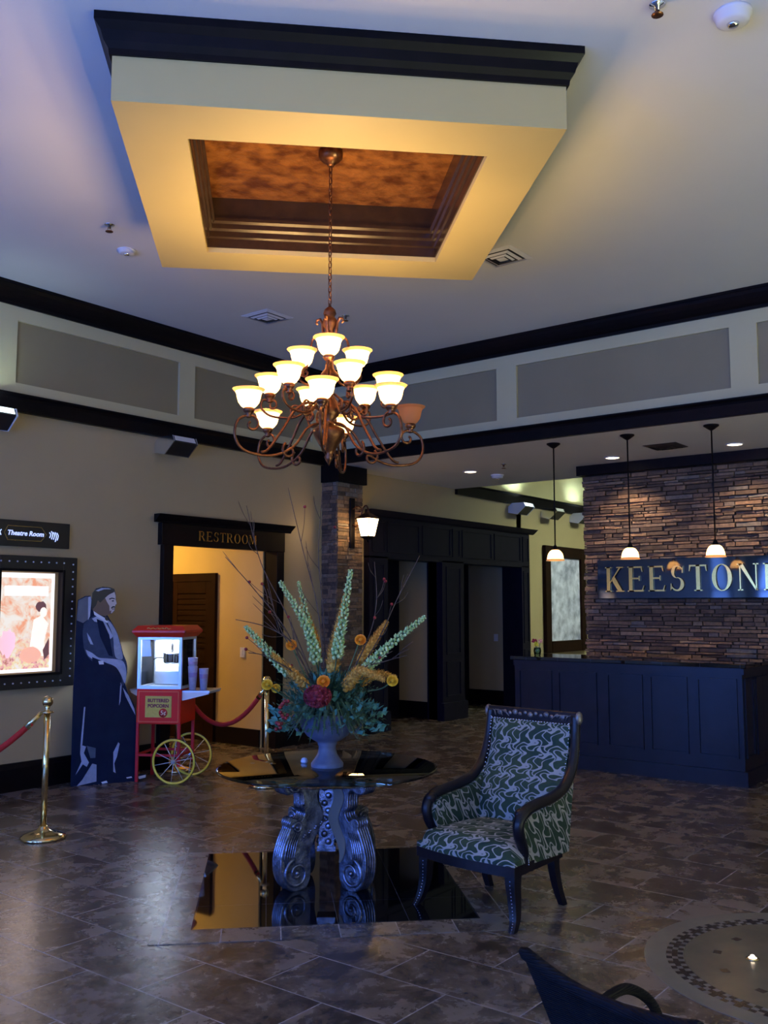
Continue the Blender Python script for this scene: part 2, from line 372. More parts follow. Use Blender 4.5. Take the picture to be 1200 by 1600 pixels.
def text_mesh(name, body, size, mat, matrix, parent=None, extrude=0.001, align='CENTER', shear=0.0, bold=0.0):
    cu = bpy.data.curves.new(name, 'FONT'); cu.body = body; cu.size = size; cu.extrude = extrude; cu.align_x = align; cu.align_y = 'CENTER'; cu.resolution_u = 3; cu.shear = shear; cu.offset = bold
    t = bpy.data.objects.new(name + '_source', cu); col.objects.link(t); bpy.context.view_layer.update()
    me = bpy.data.meshes.new_from_object(t.evaluated_get(bpy.context.evaluated_depsgraph_get())); bpy.data.objects.remove(t); bpy.data.curves.remove(cu)
    me.name = name; me.materials.clear(); me.materials.append(mat); me.transform(matrix)
    o = bpy.data.objects.new(name, me); col.objects.link(o)
    if parent: o.parent = parent
    return o

# ================================================================= THE SETTING
CE, SO = 4.63, 3.44
struct(bx(-4.2, 18.2, -4.2, 11.6, -0.12, 0.0).build('floor', M['floor']))
TC = (4.43, 3.9); INC = (4.43, 3.88)
q45 = Matrix.Translation((INC[0], INC[1], 0)) @ Matrix.Rotation(R(45), 4, 'Z')
fl = bx(-0.755, 0.755, -0.755, 0.755, 0.0005, 0.004).build('floor_inlay', M['granite'], rot=(0, 0, R(45)), loc=(INC[0], INC[1], 0))
struct(fl)
mb = MB()
for a in range(4):
    mb.prism([(-0.95, -0.95), (0.95, -0.95), (0.757, -0.757), (-0.757, -0.757)], lambda u, v_, d, a=a: Matrix.Rotation(a * math.pi / 2, 3, 'Z') @ Vector((u, v_, d)), 0.0005, 0.0035)
struct(mb.build('floor_border', M['border'], rot=(0, 0, R(45)), loc=(INC[0], INC[1], 0)))
# medallion
MC = (4.80, 1.20)
m_tan = mottled('honed_tan_stone', (0.13, 0.125, 0.10), (0.18, 0.17, 0.13), 5, 0.3)
m_olive = mottled('polished_olive_stone', (0.10, 0.095, 0.065), (0.14, 0.13, 0.085), 4, 0.24)
m_mb = mottled('black_mosaic', (0.01, 0.01, 0.012), (0.02, 0.02, 0.022), 8, 0.25); m_mw = mottled('grey_mosaic', (0.13, 0.125, 0.11), (0.18, 0.17, 0.15), 8, 0.3)
mb = MB()
def ring(mb, r0, r1, z, n, a0=0, a1=2 * math.pi):
    for k in range(n):
        a, b = a0 + (a1 - a0) * k / n, a0 + (a1 - a0) * (k + 1) / n
        mb.add([(r * math.cos(t), r * math.sin(t), zz) for zz in (0.0, z) for r, t in ((r0, a), (r1, a), (r1, b), (r0, b))], [(4, 5, 6, 7), (0, 3, 2, 1), (1, 2, 6, 5), (0, 4, 7, 3)])
ring(mb, 0.69, 0.79, 0.0030, 96); mb.m = 1; ring(mb, 0.0005, 0.61, 0.0030, 64)
n = 132
for k in range(n):
    for j in range(3):
        r0 = 0.612 + j * 0.026; a = 2 * math.pi * k / n
        mb.m = 2 if (k + j) % 2 == 0 or (j == 1 and k % 4 == 0) else 3
        ring(mb, r0, r0 + 0.0245, 0.0030, 1, a, a + 2 * math.pi / n * 0.9)
mb.m = 2
for k in range(12):
    a = k * math.pi / 6 + .2; M4 = Matrix.Rotation(a, 4, 'Z') @ Matrix.Translation((0.46, 0, 0)); mb.box(-.018, .018, -.022, .022, 0.003, 0.0036, M4)
struct(mb.build('floor_medallion', [m_tan, m_olive, m_mb, m_mw], loc=(MC[0], MC[1], 0)))
def W2(name, mb, mt='wall'): return struct(mb.build(name, M[mt]))
# left wall (y = 8): openings x 6.53-8.09 and the portal 10.18-11.49 / 12.10-13.82
mb = MB()
for x0, x1, z0, z1 in [(-4, -2.9, 0, 3.5), (-2.9, -1.2, 0, .5), (-2.9, -1.2, 3.0, 3.5), (-1.2, 6.53, 0, 3.5), (6.53, 8.12, 2.31, 3.5), (8.12, 10.0, 0, 3.5), (10.0, 14.0, 2.36, 3.5), (11.5, 12.08, 0, 2.36), (13.85, 18, 0, 3.5)]:
    mb.box(x0, x1, 8.0, 8.15, z0, z1)
W2('wall_left', mb)
W2('wall_left_upper', bx(-4, 18, 8.03, 8.15, 3.5, CE), 'panel')
W2('wall_fascia', bx(9.03, 9.15, -4, 8.03, 3.5, CE), 'panel')
# raised rails leaving recessed panels
def frieze(name, fn, spans, lo, hi, out):
    mb = MB(); e = sorted(spans)
    def b(a0, a1, z0, z1): mb.prism([(a0, z0), (a1, z0), (a1, z1), (a0, z1)], fn, 0, out)
    b(lo, hi, 3.5, 3.72); b(lo, hi, 4.31, CE)
    prev = lo
    for a0, a1 in e + [(hi, hi)]:
        if a0 > prev: b(prev, a0, 3.72, 4.31)
        prev = a1
    return struct(mb.build(name, M['rail'], bevel=0.006))
frieze('trim_1', lambda u, v_, d: Vector((u, 8.03 - d, v_)), [(0.4 + 2.145 * k - 0.0, 0.4 + 2.145 * k + 1.93) for k in range(-2, 4)], -4, 9.03, 0.03)
frieze('trim_2', lambda u, v_, d: Vector((9.03 - d, u, v_)), [(5.43 - 2.585 * k, 7.76 - 2.585 * k) for k in range(5)], -4, 8.0, 0.03)
W2('trim_beyond', bx(9.15, 18, 8.0, 8.03, 3.5, CE), 'rail')
W2('ceiling', bx(-4.2, 18.2, -4.2, 8.15, CE, CE + 0.12), 'ceiling')
W2('ceiling_soffit', bx(9.0, 12.0, -4, 8.0, SO, SO + 0.06), 'ceiling')
W2('wall_soffit_end', bx(11.9, 12.0, -4, 8.0, SO + 0.06, CE), 'rail')
# crown mouldings (profile out, z) extruded along the wall
def mould(name, prof, fn, a0, a1, mt='dark'):
    return struct(MB().prism(prof, lambda u, v_, d: fn(u, v_, d), a0, a1).build(name, M[mt]))
CP = [(0, 4.44), (0.02, 4.44), (0.022, 4.47), (0.045, 4.49), (0.075, 4.53), (0.10, 4.57), (0.115, 4.60), (0.125, 4.605), (0.125, CE), (0, CE)]
BP = [(0, 3.44), (0.05, 3.44), (0.055, 3.455), (0.055, 3.55), (0.065, 3.57), (0.09, 3.59), (0.09, 3.605), (0, 3.605)]
mould('trim_3', CP, lambda u, v_, d: Vector((d, 8.0 - u, v_)), -4, 9.0); mould('trim_4', CP, lambda u, v_, d: Vector((9.0 - u, d, v_)), -4, 7.87)
mould('trim_5', BP, lambda u, v_, d: Vector((d, 8.0 - u, v_)), -4, 8.95); mould('trim_6', BP, lambda u, v_, d: Vector((9.0 - u, d, v_)), -4, 7.995)
mould('trim_7', [(0, 3.36), (0.05, 3.36), (0.05, 3.50), (0.08, 3.52), (0.08, 3.53), (0, 3.53)], lambda u, v_, d: Vector((d, 8.0 - u, v_)), 12.0, 18)
# baseboards
BB = [(0, 0), (0.03, 0), (0.03, 0.20), (0.018, 0.225), (0.012, 0.245), (0, 0.25)]
for i, (a, b) in enumerate([(-4, 6.41), (8.2, 8.95), (14.2, 18)]):
    mould('baseboard_left' if i == 0 else 'baseboard_left_%d' % (i + 1), BB, lambda u, v_, d: Vector((d, 8.0 - u, v_)), a, b)
# restroom corridor behind the doorway
W2('wall_corridor_right', bx(8.08, 8.2, 8.16, 11.4, 0, 2.9), 'yellow')
W2('wall_corridor_left', bx(6.0, 6.12, 8.15, 11.4, 0, 2.9), 'yellow')
W2('wall_corridor_end', bx(6.0, 8.2, 11.4, 11.5, 0, 2.9), 'yellow')
W2('ceiling_corridor', bx(6.0, 8.2, 8.15, 11.5, 2.9, 2.96), 'ceiling')
W2('baseboard_corridor', bx(8.06, 8.08, 8.17, 8.93, 0, 0.2), 'dark')
W2('baseboard_corridor_far', bx(8.06, 8.08, 9.85, 11.4, 0, 0.2), 'dark')
lamp('AREA', 'corridor_lamp', (7.1, 9.9, 2.86), 42, (1.0, 0.62, 0.18), 0.5)
d = struct(bx(8.055, 8.065, 9.03, 9.77, 0.0, 1.98).build('door_1', M['door']))
mb = MB()
for y0, y1, z0, z1 in [(8.95, 9.04, 0, 2.07), (9.76, 9.85, 0, 2.07), (9.04, 9.76, 1.97, 2.07)]: mb.box(8.035, 8.08, y0, y1, z0, z1)
mb.build('door_casing', M['door'], d)
mb = MB()
for y0, y1, z0, z1 in [(9.04, 9.13, 0.0, 1.97), (9.67, 9.76, 0, 1.97), (9.13, 9.67, 0, .22), (9.13, 9.67, .95, 1.1), (9.13, 9.67, 1.82, 1.97)]: mb.box(8.042, 8.056, y0, y1, z0, z1)
for k in range(10): mb.box(8.046, 8.056, 9.13, 9.67, 1.13 + k * .069, 1.18 + k * .069)
mb.build('door_leaf_rails', M['door'], d, bevel=0.003)
# restroom doorway surround with header and cornice
dc = struct(MB().box(6.41, 6.54, 7.94, 8.16, 0, 2.31).box(8.10, 8.22, 7.94, 8.16, 0, 2.31).build('door_2', M['dark'], bevel=0.004))
bx(6.37, 8.22, 7.93, 8.0, 2.30, 2.53).build('header_board', M['dark'], dc, bevel=0.004)
MB().prism([(0, 2.53), (0.02, 2.53), (0.03, 2.55), (0.09, 2.60), (0.10, 2.615), (0, 2.615)], lambda u, v_, d_: Vector((d_, 7.94 - u, v_)), 6.27, 8.31).build('cornice', M['dark'], dc)
word('letter', 'RESTROOM', dc, M['gold'], lambda u, v_, d_: Vector((u, 7.93 - d_, v_)), 0.105, 6.86, 2.365, 0.12, 1.02)
# portal of two openings
pt = struct(MB().box(9.80, 10.20, 7.90, 8.16, 0, 2.33).build('trim_8', M['navywood'], bevel=0.004))
MB().box(11.50, 12.08, 7.90, 8.18, 0, 2.33).build('post', M['navywood'], pt, bevel=0.004)
MB().box(13.83, 14.10, 7.90, 8.28, 0, 2.33).build('post', M['navywood'], pt, bevel=0.004)
MB().box(9.80, 14.10, 7.90, 8.16, 2.30, 2.87).build('header_board', M['navywood'], pt, bevel=0.004)
MB().prism([(0, 2.86), (0.02, 2.86), (0.05, 2.88), (0.10, 2.925), (0.12, 2.94), (0, 2.94)], lambda u, v_, d_: Vector((d_, 7.90 - u, v_)), 9.70, 14.2).build('cornice', M['navywood'], pt)
for a, b in [(9.77, 10.22), (11.47, 12.11), (13.80, 14.13)]: MB().box(a, b, 7.86, 7.92, 0, 0.26).build('plinth', M['navywood'], pt, bevel=0.006)
def panel_frame(mb, fn, u0, u1, v0, v1, t=0.03, d=0.015):
    for a0, a1, b0, b1 in [(u0, u1, v0, v0 + t), (u0, u1, v1 - t, v1), (u0, u0 + t, v0 + t, v1 - t), (u1 - t, u1, v0 + t, v1 - t)]:
        mb.prism([(a0, b0), (a1, b0), (a1, b1), (a0, b1)], fn, 0, d)
fnp = lambda u, v_, d_: Vector((u, 7.90 - d_, v_))
for u0, u1, v0, v1 in [(9.86, 10.13, 2.39, 2.81), (10.18, 10.93, 2.39, 2.81), (11.0, 11.72, 2.39, 2.81), (11.77, 11.97, 2.39, 2.81), (12.03, 12.88, 2.39, 2.81), (12.96, 13.79, 2.39, 2.81), (13.86, 14.06, 2.39, 2.81),
                       (9.88, 10.12, .34, .95), (9.88, 10.12, 1.05, 2.24), (11.60, 11.98, .34, .85), (11.60, 11.98, 0.95, 2.24), (13.88, 14.05, .34, .95), (13.88, 14.05, 1.05, 2.24)]:
    mb = MB(); panel_frame(mb, fnp, u0, u1, v0, v1, 0.022, 0.012); mb.build('panel_moulding', M['navywood'], pt, bevel=0.003)
# niches behind the portal
mb = MB().box(11.60, 11.72, 8.15, 8.77, 0, 2.7).box(13.90, 14.02, 8.25, 9.0, 0, 2.7)
W2('wall_niche_right', mb)
W2('baseboard_niche', MB().box(11.585, 11.6, 8.18, 8.77, 0, .25).box(13.885, 13.9, 8.28, 9.0, 0, .25), 'dark')
W2('wall_niche_back', MB().box(9.6, 11.75, 8.77, 8.85, 0, 2.7).box(11.9, 14.05, 9.0, 9.08, 0, 2.7), 'navywood')
W2('wall_niche_side', MB().box(9.5, 9.6, 8.15, 8.85, 0, 2.7).box(11.9, 11.98, 8.18, 9.08, 0, 2.7), 'navywood')
W2('ceiling_niche', bx(9.5, 14.1, 8.15, 9.1, 2.7, 2.76), 'navywood')
# far end and the walls behind the camera, with their windows
def window_wall(name, wins, fn, lo, hi, nm):
    mb = MB()
    def b(a0, a1, z0, z1): mb.prism([(a0, z0), (a1, z0), (a1, z1), (a0, z1)], fn, 0, 0.15)
    b(lo, hi, 0, 0.5); b(lo, hi, 3.0, CE); p = lo
    for c_, w_ in sorted(wins): b(p, c_ - w_ / 2, .5, 3.0); p = c_ + w_ / 2
    b(p, hi, .5, 3.0); W2(name, mb)
    for c_, w_ in wins:
        global NW; NW += 1; mb = MB()
        for a0, a1, z0, z1 in [(c_ - w_ / 2, c_ - w_ / 2 + .07, .5, 3.0), (c_ + w_ / 2 - .07, c_ + w_ / 2, .5, 3.0), (c_ - w_ / 2 + .07, c_ + w_ / 2 - .07, .5, .57), (c_ - w_ / 2 + .07, c_ + w_ / 2 - .07, 2.93, 3.0), (c_ - w_ / 2 + .07, c_ + w_ / 2 - .07, 2.05, 2.11)]:
            mb.prism([(a0, z0), (a1, z0), (a1, z1), (a0, z1)], fn, -0.02, 0.06)
        struct(mb.build('window_%d' % NW, M['dark']))
NW = 0
window_wall('wall_behind', WIN_W, lambda u, v_, d_: Vector((-4.0 - d_ if d_ > 0 else -4.0 - d_, u, v_)), -4, 8.15, 'w')
window_wall('wall_right', WIN_S, lambda u, v_, d_: Vector((u, -4.0 - d_, v_)), -4.15, 18, 's')
mb = MB()
for a0, a1, z0, z1 in [(-2.9, -2.83, .5, 3.0), (-1.27, -1.2, .5, 3.0), (-2.83, -1.27, .5, .57), (-2.83, -1.27, 2.93, 3.0), (-2.83, -1.27, 2.05, 2.11)]: mb.box(a0, a1, 7.98, 8.06, z0, z1)
struct(mb.build('window_9', M['dark']))
W2('wall_far', bx(18.0, 18.15, -4, 8.15, 0, CE), 'rail')

# ---------------------------------------------------------------- ledge stone
def stones(name, fn, u0, u1, z0, z1, depth=0.05, hmin=.028, hmax=.062, lmin=.09, lmax=.36, ragged=0.0, seed=3):
    rnd = random.Random(seed); mb = MB(); z = z0
    while z < z1 - 0.005:
        h = min(rnd.uniform(hmin, hmax), z1 - z)
        if z1 - z - h < .015: h = z1 - z
        u = u0 - rnd.uniform(0, ragged)
        while u < u1:
            l = rnd.uniform(lmin, lmax); e = min(u + l, u1)
            if u1 - e < .05: e = u1
            d_ = rnd.uniform(.3, 1.0) * depth; mb.t = rnd.uniform(0.02, 1); g = .0025
            j = lambda k=.004: rnd.uniform(-k, k)
            a = [fn(u + g, z + g + j(), 0), fn(e - g, z + g + j(), 0), fn(e - g, z + h - g + j(), 0), fn(u + g, z + h - g + j(), 0)]
            dd = [d_ + j(.006) for _ in range(4)]
            b = [fn(u + g + .004, z + g + .003 + j(.003), dd[0]), fn(e - g - .004, z + g + .003 + j(.003), dd[1]), fn(e - g - .004, z + h - g - .003 + j(.003), dd[2]), fn(u + g + .004, z + h - g - .003 + j(.003), dd[3])]
            mb.add(a + b, [(0, 1, 5, 4), (1, 2, 6, 5), (2, 3, 7, 6), (3, 0, 4, 7), (4, 5, 6, 7)]); u = e
        z += h
    mb.t = 0.02
    return mb
mb = stones('w', lambda u, v_, d_: Vector((11.14 - d_, 5.42 - u, v_)), 0, 9.0, 0, 3.36, 0.055, ragged=0.03)
mb.box(11.14, 11.40, -3.6, 5.41, 0, SO)
struct(mb.build('wall_stone', M['stone']), 'stacked ledge stone wall behind the counter')
struct(bx(11.0, 11.42, -3.6, 5.47, 3.315, 3.44).build('trim_9', M['dark'], bevel=0.004))
mb = stones('c', lambda u, v_, d_: Vector((8.96 - d_ * .5, 8.0 - u, v_)), 0, 0.25, 0, 3.22, 0.03, seed=5, lmax=.2)
mb2 = stones('c', lambda u, v_, d_: Vector((8.96 + u, 7.75 - d_ * .5, v_)), 0, 0.50, 0, 3.22, 0.03, seed=6, lmax=.3)
mb.add(mb2.v, mb2.f); mb.tone[-len(mb2.f):] = mb2.tone; mb.t = .02
mb.box(8.96, 9.46, 7.75, 8.0, 0, SO)
sc_ = struct(mb.build('column', M['stone']), 'narrow ledge stone column in the corner')
bx(8.93, 9.50, 7.70, 8.0, 3.22, 3.438).build('capital_board', M['dark'], sc_, bevel=0.004)

# ---------------------------------------------------------------- hanging ceiling box with copper tray
def sq(h0, h1, z0, z1, mb, c=TC):
    """square ring, half diagonals h (corners on the x and y axes)"""
    o = [(h0, 0), (0, h0), (-h0, 0), (0, -h0)]; i = [(h1, 0), (0, h1), (-h1, 0), (0, -h1)]
    vs_ = [(c[0] + x, c[1] + y, z) for z in (z0, z1) for x, y in o + i]
    mb.add(vs_, [(k, (k + 1) % 4, 4 + (k + 1) % 4, 4 + k) for k in range(4)] + [(8 + k, 12 + k, 12 + (k + 1) % 4, 8 + (k + 1) % 4) for k in range(4)] +
           [(k, 8 + k, 8 + (k + 1) % 4, (k + 1) % 4) for k in range(4)] + [(4 + k, 4 + (k + 1) % 4, 12 + (k + 1) % 4, 12 + k) for k in range(4)])
def sqprof(prof, mb, c=TC):
    vs_ = [(c[0] + h * x, c[1] + h * y, z) for h, z in prof for x, y in ((1, 0), (0, 1), (-1, 0), (0, -1))]; n = len(prof)
    mb.add(vs_, [(j * 4 + k, j * 4 + (k + 1) % 4, (j + 1) * 4 + (k + 1) % 4, (j + 1) * 4 + k) for j in range(n - 1) for k in range(4)])
mb = MB(); sq(1.685, 1.184, 4.20, 4.628, mb); cb_ = struct(mb.build('ceiling_box', M['cream']), 'cream square box hanging from the ceiling around a copper tray')
mb = MB(); sqprof([(1.685, 4.44), (1.705, 4.44), (1.71, 4.47), (1.74, 4.50), (1.76, 4.55), (1.80, 4.585), (1.80, 4.629), (1.685, 4.629), (1.685, 4.44)], mb); mb.build('outer_crown', M['dark'], cb_)
mb = MB(); sqprof([(1.184, 4.235), (1.172, 4.235), (1.168, 4.30), (1.152, 4.31), (1.148, 4.35), (1.13, 4.365), (1.125, 4.40), (1.105, 4.415), (1.105, 4.44), (1.135, 4.44), (1.14, 4.60), (1.184, 4.60)], mb); mb.build('tray_crown', M['brown'], cb_)
mb = MB(); cq = ((1.16, 0), (0, 1.16), (-1.16, 0), (0, -1.16)); mb.add([(TC[0] + x, TC[1] + y, 4.598) for x, y in cq] + [(TC[0] + x, TC[1] + y, 4.61) for x, y in cq], [(0, 1, 2, 3), (7, 6, 5, 4), (0, 1, 5, 4), (1, 2, 6, 5), (2, 3, 7, 6), (3, 0, 4, 7)])
mb.build('copper_panel', M['copper'], cb_)

# ================================================================= THINGS ON WALLS AND CEILING
def vent(loc, label, mt, rz=0.0):
    t = thing('ceiling_vent', label, 'vent', loc, rz, 'ceiling air vents')
    mb = MB(); s_ = 0.19
    for k, (a, z) in enumerate([(s_, 0.0), (s_ * .66, .010), (s_ * .42, .018), (s_ * .22, .024)]):
        b = a * .80 if k < 3 else 0.001
        o = [(-a, -a), (a, -a), (a, a), (-a, a)]; i = [(-b, -b), (b, -b), (b, b), (-b, b)]
        vs_ = [(x, y, -z - .004) for x, y in o] + [(x, y, -z - .016) for x, y in i]
        if k == 0: mb2 = MB().add(vs_, [(j, (j + 1) % 4, 4 + (j + 1) % 4, 4 + j) for j in range(4)]).box(-a, a, -a, a, -.004, 0)
        else: mb.add(vs_, [(j, (j + 1) % 4, 4 + (j + 1) % 4, 4 + j) for j in range(4)])
    mb2.build('frame', mt, t); mb.build('louvre', mt, t); bx(-.15, .15, -.15, .15, -.006, -.004).build('duct_shade_plate', M['black'], t); return t  # flat black plate stands in for the shade between the louvres
vent((6.80, 4.03, CE), 'white square air vent in the ceiling by the right corner of the hanging box', M['white'])
vent((6.77, 6.82, CE), 'white square air vent in the ceiling above and left of the chandelier', M['white'])
vent((10.20, 3.97, SO), 'black square air vent in the low ceiling between the pendant lamps', M['black'])
def disc(name, loc, label, cat, r, h, mt):
    t = thing(name, label, cat, loc)
    MB().lathe([(r * 1.1, 0), (r * 1.1, -h * .25), (r, -h * .3), (r * .95, -h * .8), (r * .7, -h), (0.0001, -h)], n=28).build('housing', mt, t)
    MB().lathe([(r * .35, -h), (r * .3, -h * 1.2), (0.0001, -h * 1.25)], n=16).build('sensor', M['chrome'], t); return t
disc('smoke_detector', (4.63, 1.386, CE), 'large domed smoke detector in the top right of the ceiling', 'detector', 0.085, 0.06, M['white'])
disc('smoke_detector', (4.736, 6.443, CE), 'small white smoke detector on the ceiling left of the hanging box', 'detector', 0.07, 0.035, M['white'])
disc('smoke_detector', (11.046, 6.668, SO), 'white occupancy sensor on the low ceiling beside the recessed lamp', 'detector', 0.08, 0.05, M['white'])
def sprinkler(loc, label):
    t = thing('fire_sprinkler', label, 'sprinkler', loc, 0, 'fire sprinklers')
    MB().lathe([(0.04, 0), (0.04, -.006), (0.015, -.012), (0.012, -.035)], n=16).build('escutcheon', M['chrome'], t)
    MB().lathe([(0.012, -.05), (0.03, -.055), (0.03, -.058), (0.001, -.058)], n=12).tube([(0.014, 0, -.03), (0.018, 0, -.045), (0.004, 0, -.055)], .002, 5).tube([(-0.014, 0, -.03), (-0.018, 0, -.045), (-0.004, 0, -.055)], .002, 5).build('deflector', M['bronze'], t)
sprinkler((4.32, 6.106, CE), 'chrome fire sprinkler on the ceiling left of the hanging box')
sprinkler((7.237, 6.155, CE), 'small fire sprinkler on the ceiling just behind the chandelier top')
sprinkler((4.33, 1.66, CE), 'fire sprinkler at the top edge of the ceiling near the big smoke detector')
sprinkler((10.243, 6.088, SO), 'tiny fire sprinkler on the low ceiling above the portal')

# recessed cans in the low ceiling
def can(loc, label, power):
    t = thing('recessed_light', label, 'lamp', loc, 0, 'recessed ceiling lights')
    MB().lathe([(0.10, 0), (0.10, -.006), (0.088, -.010), (0.078, -.004), (0.078, -.001)], n=28, cap=False).build('trim_ring', M['white'], t)
    MB().lathe([(0.078, -.003), (0.06, -.008), (0.0001, -.012)], n=24, cap=False).build('lens', M['lenswarm'], t)
    lamp('SPOT', 'can_beam', (loc[0], loc[1], loc[2] - .03), power, (1.0, .68, .40), .04, (0, R(-14), 0), spot=R(100), blend=.8)
can((10.56, 6.79, SO), 'recessed ceiling light in front of the wooden portal', 14)
can((10.605, 4.788, SO), 'recessed ceiling light left of the black vent, over the stone wall', 75)
can((10.55, 3.317, SO), 'recessed ceiling light at the far right, over the stone wall', 75)

# pendants over the counter
def pendant(y, drop, label):
    t = thing('pendant_lamp', label, 'lamp', (9.28, y, SO), 0, 'pendant lamps over the counter')
    MB().lathe([(0.075, 0), (0.075, -.012), (0.06, -.022), (0.035, -.04), (0.012, -.055)], n=24).build('canopy', M['dark'], t)
    MB().tube([(0, 0, -.05), (0, 0, -drop)], 0.008, 8).build('rod', M['dark'], t)
    MB().lathe([(0.010, -drop + .02), (0.022, -drop), (0.026, -drop - .02), (0.045, -drop - .035)], n=20).build('socket', M['dark'], t)
    z = -drop - .03
    s_ = MB().lathe([(0.030, z), (0.058, z - .018), (0.078, z - .048), (0.088, z - .085), (0.090, z - .105)], n=32, cap=False).build('shade', M['shade_on'], t)
    MB().lathe([(0.089, z - .104), (0.100, z - .118), (0.102, z - .123), (0.096, z - .120), (0.086, z - .104)], n=32, cap=False).build('rim', M['shade_rim'], s_)
    lamp('POINT', 'pendant_bulb', (9.28, y, SO + z - .07), 6, WARM, .03)
pendant(4.88, 1.14, 'small bell pendant hanging in front of the framed picture')
pendant(4.02, 1.15, 'middle bell pendant over the start of the gold lettering')
pendant(3.14, 1.155, 'rightmost bell pendant over the middle of the lettered sign')

# sign on the stone wall
sg = thing('lettered_wall_sign', 'long dark glass sign with gold serif letters on the stone wall', 'sign', (11.02, 3.4, 1.75))
bx(-0.025, 0.055, -0.92, 1.80, 0.0, 0.475).build('glass_panel', M['mirrorsign'], sg, bevel=0.004)
word('letter', 'KEESTONE', sg, M['gold'], lambda u, v_, d_: Vector((-0.03 - d_ * 1.5, 1.69 - u, v_)), 0.305, 0.0, 0.083, 0.165, 0.855)

# lantern sconce on the column
ln = thing('wall_lantern', 'black lantern with lit glass on the stone column', 'lamp', (9.23, 7.735, 2.39))
bx(-.045, .045, -.02, 0.005, 0, .64).build('back_plate', M['dark'], ln, bevel=.006)
MB().tube(spline([(0, -.02, .30), (0.0, -.08, .27), (0.0, -.14, .36), (0, -.19, .50), (0, -.24, .53), (0, -.27, .48), (0, -.265, .44)]), .010, 8).tube(spline([(0, -.02, .50), (0, -.1, .53), (0, -.16, .50), (0, -.15, .46), (0, -.12, .47)]), .007, 8).build('arm', M['bronze'], ln)
mb = MB(); lc = (0, -.265)
def fr(h0, z0, h1, z1, mb): mb.add([(lc[0] + x * h0, lc[1] + y * h0, z0) for x, y in ((-1, -1), (1, -1), (1, 1), (-1, 1))] + [(lc[0] + x * h1, lc[1] + y * h1, z1) for x, y in ((-1, -1), (1, -1), (1, 1), (-1, 1))], [(0, 1, 5, 4), (1, 2, 6, 5), (2, 3, 7, 6), (3, 0, 4, 7), (3, 2, 1, 0), (4, 5, 6, 7)])
mb = MB(); fr(.062, .14, .098, .36, mb); mb.build('glass_body', M['lantern'], ln)
mb = MB(); fr(.112, .36, .115, .372, mb); fr(.105, .372, .035, .43, mb); mb.lathe([(.03, .43), (.02, .45), (.01, .46)], (lc[0], lc[1], 0), 12); mb.build('roof', M['bronze'], ln)
mb = MB(); fr(.068, .128, .068, .142, mb); fr(.03, .10, .06, .128, mb); mb.lathe([(.004, .06), (.018, .08), (.03, .10)], (lc[0], lc[1], 0), 12)
for sx in (-1, 1):
    for sy in (-1, 1): mb.tube([(lc[0] + sx * .063, lc[1] + sy * .063, .14), (lc[0] + sx * .099, lc[1] + sy * .099, .36)], .005, 6)
mb.build('cage', M['dark'], ln)

# uplight boxes under the trim
def uplight(x, label, y=7.93, z=3.37, lit=True, flip=1, power=6):
    t = thing('uplight_box', label, 'lamp', (x, y, z), 0, 'uplight boxes along the wall')
    mt = M['black'] if not lit else M['white']
    MB().prism([(0.07, -.02), (0.07, -.12), (-.10, -.15), (-.24, -.03), (-.22, .03), (0.0, .03)], lambda u, v_, d_: Vector((d_, u, v_)), -.15, .15).build('housing', M['black'], t, bevel=.008)
    MB().prism([(-.215, .034), (-.245, -.02), (-.02, .034)], lambda u, v_, d_: Vector((d_, u, v_ + .002)), -.135, .135).build('lens', M['lens'] if lit else M['white'], t)
    for s_ in (-1, 1): MB().prism([(0.07, -.02), (0.07, -.12), (-.10, -.155), (-.25, -.03), (-.22, .038), (0.0, .038)], lambda u, v_, d_: Vector((d_, u, v_)), s_ * .15, s_ * .162).build('end_cap', M['chrome'] if not lit else mt, t)
    if lit: lamp('SPOT', 'uplight_beam', (x, y - .2, z + .08), power, (.75, 1.0, .92), .04, (R(168), 0, 0), spot=R(130), blend=.9)
uplight(4.38, 'black uplight box at the left edge of the photo under the dark trim', 7.93, 3.37, True, 1, 6)
uplight(6.46, 'unlit black uplight box under the trim left of the restroom door', 7.93, 3.39, False)
uplight(13.75, 'brightly lit uplight box just above the portal cornice', 7.93, 3.32, True, 1, 26)
uplight(14.85, 'dark uplight box with pale square end between the two lit ones', 7.93, 3.32, False)
uplight(15.95, 'lit uplight box beside the left edge of the stone wall', 7.93, 3.32, True, 1, 26)

# framed art on the far wall
fa = thing('framed_picture', 'tall dark framed picture with cloudy grey canvas behind the counter', 'picture', (15.5, 8.0, .85))
for a0, a1, b0, b1 in [(-.78, -.58, 0, 1.87), (.58, .78, 0, 1.87), (-.58, .58, 0, .2), (-.58, .58, 1.67, 1.87)]: bx(a0, a1, -.07, 0, b0, b1).build('frame_rail', M['door'], fa, bevel=.015)
mcv = mottled('cloudy_canvas', (0.30, 0.32, 0.48), (0.80, 0.82, 1.0), 5, 0.5, 0.3, 20)
bx(-.58, .58, -.03, 0, .2, 1.67).build('canvas', mcv, fa)
# light switches
for loc, nrm, lb in [((8.07, 8.48, 1.10), 'x', 'white light switch on the yellow corridor wall'), ((13.89, 8.45, 1.13), 'x', 'pale square switch plate inside the right portal opening')]:
    t = thing('light_switch', lb, 'switch', loc)
    bx(-.006, .008, -.038, .038, -.06, .06).build('plate', M['white'], t, bevel=.003); bx(-.012, -.004, -.012, .012, -.03, .03).build('rocker', M['white'], t, bevel=.002)
